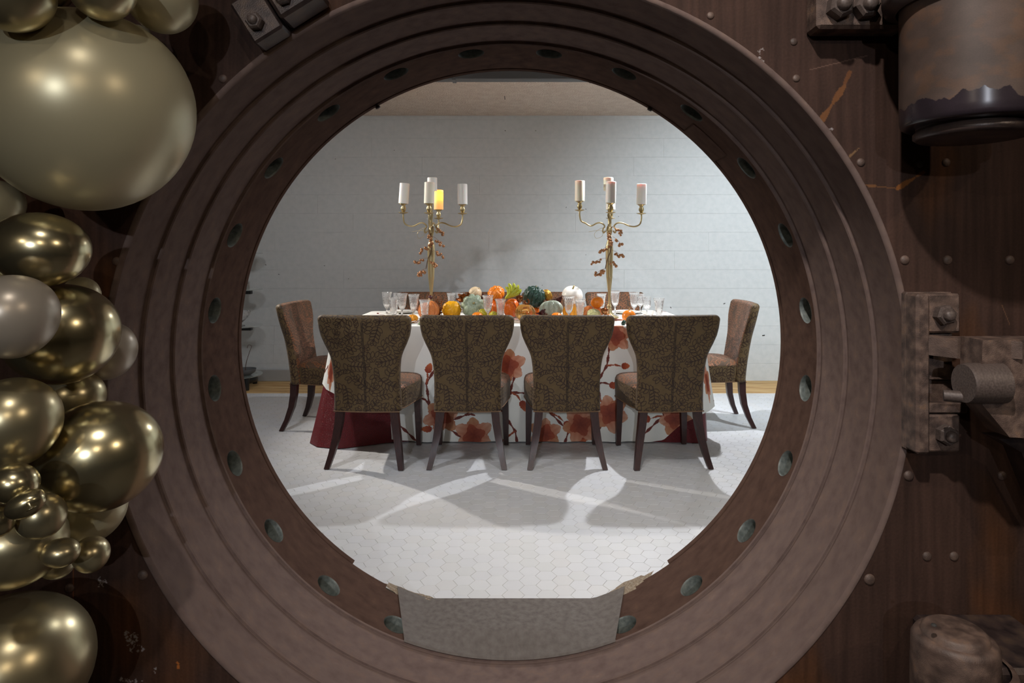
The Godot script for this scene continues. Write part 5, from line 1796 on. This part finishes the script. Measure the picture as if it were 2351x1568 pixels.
func cut_glass(profile_out: Array, profile_in: Array, seg: int, cuts: int, depth: float, y0: float, y1: float) -> ArrayMesh:
	# outer skin with a cut lozenge pattern between two heights, smooth inner skin, one closed solid
	var rows := []
	for q in profile_out:
		var ring := PackedVector3Array()
		for j in seg:
			var a := TAU * j / seg
			var r: float = q.x
			if q.y > y0 and q.y < y1:
				var ph: float = (q.y - y0) / (y1 - y0)
				r -= depth * absf(sin(a * cuts / 2.0 + ph * 9.0)) * absf(sin(a * cuts / 2.0 - ph * 9.0))
			ring.append(Vector3(r * cos(a), q.y, r * sin(a)))
		rows.append(ring)
	for q in profile_in:
		var ring := PackedVector3Array()
		for j in seg:
			var a := TAU * j / seg
			ring.append(Vector3(q.x * cos(a), q.y, q.x * sin(a)))
		rows.append(ring)
	return shape().grid(rows, true).mesh()


func fine(pts: Array, per := 4) -> Array:
	var out := []
	for i in pts.size() - 1:
		for k in per:
			out.append(pts[i].lerp(pts[i + 1], float(k) / per))
	out.append(pts[pts.size() - 1])
	return out


func build_tableware() -> void:
	var goblet := cut_glass(fine([Vector2(0, 0), Vector2(0.034, 0), Vector2(0.036, 0.002), Vector2(0.034, 0.004), Vector2(0.012, 0.009), Vector2(0.006, 0.014), Vector2(0.0045, 0.03), Vector2(0.0085, 0.045), Vector2(0.005, 0.058), Vector2(0.006, 0.07), Vector2(0.014, 0.08), Vector2(0.023, 0.092), Vector2(0.029, 0.115), Vector2(0.0315, 0.145), Vector2(0.036, 0.178), Vector2(0.041, 0.196), Vector2(0.0415, 0.198)], 3),
		[Vector2(0.0395, 0.197), Vector2(0.034, 0.178), Vector2(0.0295, 0.145), Vector2(0.027, 0.116), Vector2(0.021, 0.096), Vector2(0.012, 0.086), Vector2(0, 0.083)], 64, 16, 0.0034, 0.085, 0.185)
	var tumbler := cut_glass(fine([Vector2(0, 0), Vector2(0.024, 0), Vector2(0.026, 0.003), Vector2(0.022, 0.008), Vector2(0.014, 0.014), Vector2(0.014, 0.02), Vector2(0.02, 0.03), Vector2(0.0255, 0.06), Vector2(0.029, 0.1), Vector2(0.034, 0.14), Vector2(0.0405, 0.163), Vector2(0.041, 0.165)], 4),
		[Vector2(0.039, 0.164), Vector2(0.032, 0.14), Vector2(0.027, 0.1), Vector2(0.0235, 0.06), Vector2(0.018, 0.034), Vector2(0.01, 0.026), Vector2(0, 0.025)], 64, 18, 0.0036, 0.025, 0.155)
	var wine := cut_glass(fine([Vector2(0, 0), Vector2(0.032, 0), Vector2(0.034, 0.002), Vector2(0.03, 0.005), Vector2(0.008, 0.01), Vector2(0.0045, 0.02), Vector2(0.0045, 0.05), Vector2(0.008, 0.06), Vector2(0.02, 0.07), Vector2(0.029, 0.09), Vector2(0.032, 0.11), Vector2(0.032, 0.135), Vector2(0.0335, 0.16), Vector2(0.0345, 0.164)], 3),
		[Vector2(0.0325, 0.163), Vector2(0.0305, 0.135), Vector2(0.0305, 0.11), Vector2(0.027, 0.092), Vector2(0.018, 0.074), Vector2(0, 0.068)], 64, 14, 0.003, 0.06, 0.14)
	var kinds := {"goblet": goblet, "tumbler": tumbler, "wine": wine}
	# pixel column, row of the rim, kind, label
	var list := [
		[950, 676, "goblet", "tall stemmed crystal goblet seen between two chair backs"], [975, 685, "tumbler", "fluted crystal tumbler before the speckled peach pumpkin"],
		[903, 683, "tumbler", "fluted crystal tumbler among the goblets at the shaded table end"], [923, 674, "goblet", "crystal goblet closest to the tall stemmed one at the shaded end"],
		[888, 671, "goblet", "outermost crystal goblet at the shaded table end"], [912, 668, "wine", "small crystal wine glass behind the goblets at the shaded end"],
		[1036, 672, "tumbler", "crystal tumbler behind the knobbly yellow gourd"], [1057, 672, "tumbler", "crystal tumbler behind the sage pumpkin and bronze leaves"],
		[1120, 678, "goblet", "crystal goblet between the sage pumpkin and the deep orange pumpkin"], [1149, 687, "tumbler", "fluted crystal tumbler before the deep orange pumpkin"],
		[1306, 680, "goblet", "crystal goblet before the light orange pumpkin"], [1332, 687, "tumbler", "fluted crystal tumbler before the white pumpkin"],
		[1381, 674, "tumbler", "crystal tumbler behind the orange squash and candelabra stem"], [1412, 668, "goblet", "crystal goblet against the far chair just past the candelabra stem"],
		[1456, 671, "goblet", "crystal goblet over the lone orange squash"], [1470, 675, "wine", "crystal wine glass overlapped by two glasses at the bright end"],
		[1485, 681, "wine", "round bowled crystal wine glass at the bright table end"], [1513, 685, "tumbler", "outermost crystal tumbler at the bright table end"]]
	for q in list:
		var hgt: float = {"goblet": 0.198, "tumbler": 0.165, "wine": 0.164}[q[2]]
		# the rim's row fixes the distance, since the glass stands on the cloth
		var d: float = (EYE_H - TABLE_Y - hgt) * FOCAL / (q[1] - VPY)
		d = clampf(d, 4.6, 5.55)
		if String(q[3]).contains("peach pumpkin"):
			d = 4.7
		var t := thing("crystal_glass", q[3], "glass", Vector3((q[0] - VPX) * d / FOCAL, TABLE_Y + 0.0015, -d), 0.0, "cut crystal glasses on the table")
		part(kinds[q[2]], "bowl", M.glass, t)
	# place settings
	var plate := [Vector2(0, 0.004), Vector2(0.06, 0.004), Vector2(0.062, 0.0), Vector2(0.075, 0.0), Vector2(0.08, 0.004), Vector2(0.125, 0.015), Vector2(0.127, 0.0165), Vector2(0.124, 0.0175), Vector2(0.083, 0.008), Vector2(0.075, 0.0065), Vector2(0, 0.0065)]
	var pm := shape().lathe(plate, 48).mesh()
	var sm := shape().lathe(plate.map(func(v): return v * Vector2(0.72, 0.9)), 48).mesh()
	var bowl := shape().lathe([Vector2(0, 0.0), Vector2(0.03, 0), Vector2(0.033, 0.004), Vector2(0.05, 0.022), Vector2(0.052, 0.04), Vector2(0.05, 0.04), Vector2(0.047, 0.024), Vector2(0.03, 0.008), Vector2(0, 0.007)], 40).mesh()
	var seats := [["across the table by the goblets of the shaded end", -0.98, -5.48], ["across the table behind the sage green pumpkin", -0.36, -5.52], ["across the table behind the dark green pumpkin", 0.22, -5.52], ["across the table behind the lone orange squash", 0.88, -5.44],
		["at the place of the chair beside the darkest side chair", -0.86, -4.66], ["at the place before the sage green pumpkin", -0.36, -4.64], ["at the place before the white pumpkin", 0.24, -4.64], ["at the place beside the copper lit side chair", 0.98, -4.64]]
	for q in seats:
		var a := thing("dinner_plate", "white china dinner plate " + q[0], "plate", Vector3(q[1], TABLE_Y + 0.002, q[2]), 0.0, "china place settings")
		part(pm, "dish", M.china, a)
		var b := thing("side_plate", "smaller china plate stacked " + q[0], "plate", Vector3(q[1], TABLE_Y + 0.0095, q[2]), 0.0, "china place settings")
		part(sm, "dish", M.china, b)
	for q in [[-0.965, -4.98, "white china cup behind the goblets of the shaded end"], [1.02, -5.24, "white china cup among the glasses of the bright end"]]:
		var c := thing("china_cup", q[2], "cup", Vector3(q[0], TABLE_Y + 0.002, q[1]), 0.0, "china place settings")
		part(bowl, "bowl", M.china, c)
	for q in [[-0.6, -4.6, "folded green napkin between two chair backs at the shaded end"], [0.66, -4.58, "folded green napkin before the lone orange squash"]]:
		var nk := thing("napkin", q[2], "napkin", Vector3(q[0] - 0.07, TABLE_Y + 0.0075, q[1]), 0.1, "green napkins")
		part(shape().box(Vector3.ZERO, Vector3(0.07, 0.01, 0.1), 0.004), "fold", M.linen, nk)
	for q in [[-0.66, "steel fork on the cloth between two chair backs at the shaded end"], [0.0, "steel fork on the cloth between the two middle chair backs"], [0.585, "steel fork on the cloth near the lone orange squash"]]:
		var fk := thing("fork", q[1], "fork", Vector3(q[0] + 0.03, TABLE_Y + 0.003, -4.62), 0.05, "steel forks")
		part(shape().tube([Vector3(0, 0.002, 0.09), Vector3(0, 0.003, 0.02), Vector3(0, 0.004, -0.03)], [0.004, 0.0025, 0.0025], 6), "handle", M.silver, fk)
		for k in 4:
			part(shape().tube([Vector3(0, 0.004, -0.03), Vector3(-0.008 + k * 0.0053, 0.003, -0.05), Vector3(-0.008 + k * 0.0053, 0.003, -0.09)], [0.0014], 5), "tine", M.silver, fk)


# ---------------------------------------------------------------- glass shelf stand

func build_shelf() -> void:
	var c := Vector3(-2.74, 0, -6.3)
	var t := thing("glass_shelf_stand", "round tiered glass shelf stand with black feet against the far wall", "shelf stand", c)
	var top_h := [0.13, 0.6, 0.945, 1.29]
	for i in 4:
		var r := 0.27
		part(shape().lathe([Vector2(0, top_h[i] - 0.01), Vector2(r - 0.002, top_h[i] - 0.01), Vector2(r, top_h[i] - 0.007), Vector2(r, top_h[i] - 0.003), Vector2(r - 0.002, top_h[i]), Vector2(0, top_h[i])], 48), "shelf", M.pane, t)
		if i > 0:
			part(shape().box(Vector3(0.14, top_h[i] - 0.03, 0.02), Vector3(0.1, 0.036, 0.05), 0.003), "bracket", M.black, t)
	for k in 4:
		var a := TAU * k / 4 + 0.62
		part(shape().tube([Vector3(cos(a) * 0.235, 0.0, sin(a) * 0.235), Vector3(cos(a) * 0.235, 0.118, sin(a) * 0.235)], [0.022, 0.022], 16), "foot", M.black, t)
	part(shape().lathe([Vector2(0.2, 0.06), Vector2(0.225, 0.06), Vector2(0.225, 0.105), Vector2(0.2, 0.105), Vector2(0.2, 0.06)], 40), "base_ring", M.black, t)
	part(shape().tube([Vector3(0, 0.1, 0), Vector3(0, 1.28, 0)], [0.025], 16), "post", M.black, t)
	var b := thing("crystal_bowl", "footed cut crystal bowl on the glass shelf stand", "bowl", c + Vector3(0.11, 0.6015, 0.08))
	part(cut_glass(fine([Vector2(0, 0), Vector2(0.04, 0), Vector2(0.042, 0.004), Vector2(0.014, 0.012), Vector2(0.012, 0.03), Vector2(0.03, 0.045), Vector2(0.065, 0.075), Vector2(0.085, 0.115), Vector2(0.092, 0.14)], 4), [Vector2(0.089, 0.139), Vector2(0.08, 0.115), Vector2(0.06, 0.078), Vector2(0.026, 0.05), Vector2(0, 0.046)], 56, 16, 0.005, 0.04, 0.145), "bowl", M.glass, b)
	var v := thing("glass_vase", "tall clear glass vase on the second glass shelf", "vase", c + Vector3(0.1, 0.9465, 0.02))
	part(cut_glass(fine([Vector2(0, 0), Vector2(0.04, 0), Vector2(0.042, 0.004), Vector2(0.03, 0.02), Vector2(0.04, 0.06), Vector2(0.046, 0.12), Vector2(0.04, 0.18)], 4), [Vector2(0.037, 0.179), Vector2(0.042, 0.12), Vector2(0.036, 0.06), Vector2(0.026, 0.026), Vector2(0, 0.02)], 40, 10, 0.002, 0.03, 0.17), "body", M.glass, v)
	var o := thing("amber_dish", "amber glass dish on the topmost glass shelf", "dish", c + Vector3(0.17, 1.2915, 0.05))
	part(shape().lathe([Vector2(0, 0), Vector2(0.03, 0), Vector2(0.05, 0.02), Vector2(0.06, 0.045), Vector2(0.057, 0.045), Vector2(0.047, 0.023), Vector2(0, 0.006)], 32), "bowl", M.g_deep, o)
	var g := thing("stone_bowl", "grey stone bowl on the lowest glass shelf", "bowl", c + Vector3(0.14, 0.1315, 0.05))
	part(shape().lathe([Vector2(0, 0), Vector2(0.05, 0), Vector2(0.09, 0.03), Vector2(0.1, 0.06), Vector2(0.095, 0.06), Vector2(0.085, 0.034), Vector2(0, 0.012)], 32), "bowl", M.duct, g)
	var tw := thing("curled_twig", "curled dry twig rising from the stone bowl", "twig", c + Vector3(0.14, 0.145, 0.05))
	part(shape().tube(smooth_path([Vector3(0, 0, 0), Vector3(0.01, 0.1, 0), Vector3(0.04, 0.2, 0.0), Vector3(0.06, 0.26, 0), Vector3(0.03, 0.27, 0), Vector3(0.02, 0.24, 0)], 5), [0.003, 0.0025, 0.002, 0.002], 6), "twig", M.g_twig, tw)


func _ready() -> void:
	set_view()
	make_materials()
	set_lamps()
	build_doorway()
	build_floor()
	build_room()
	build_ironwork()
	build_chairs()
	build_table()
	build_harvest()
	build_candelabra()
	build_tableware()
	build_shelf()
	build_balloons()
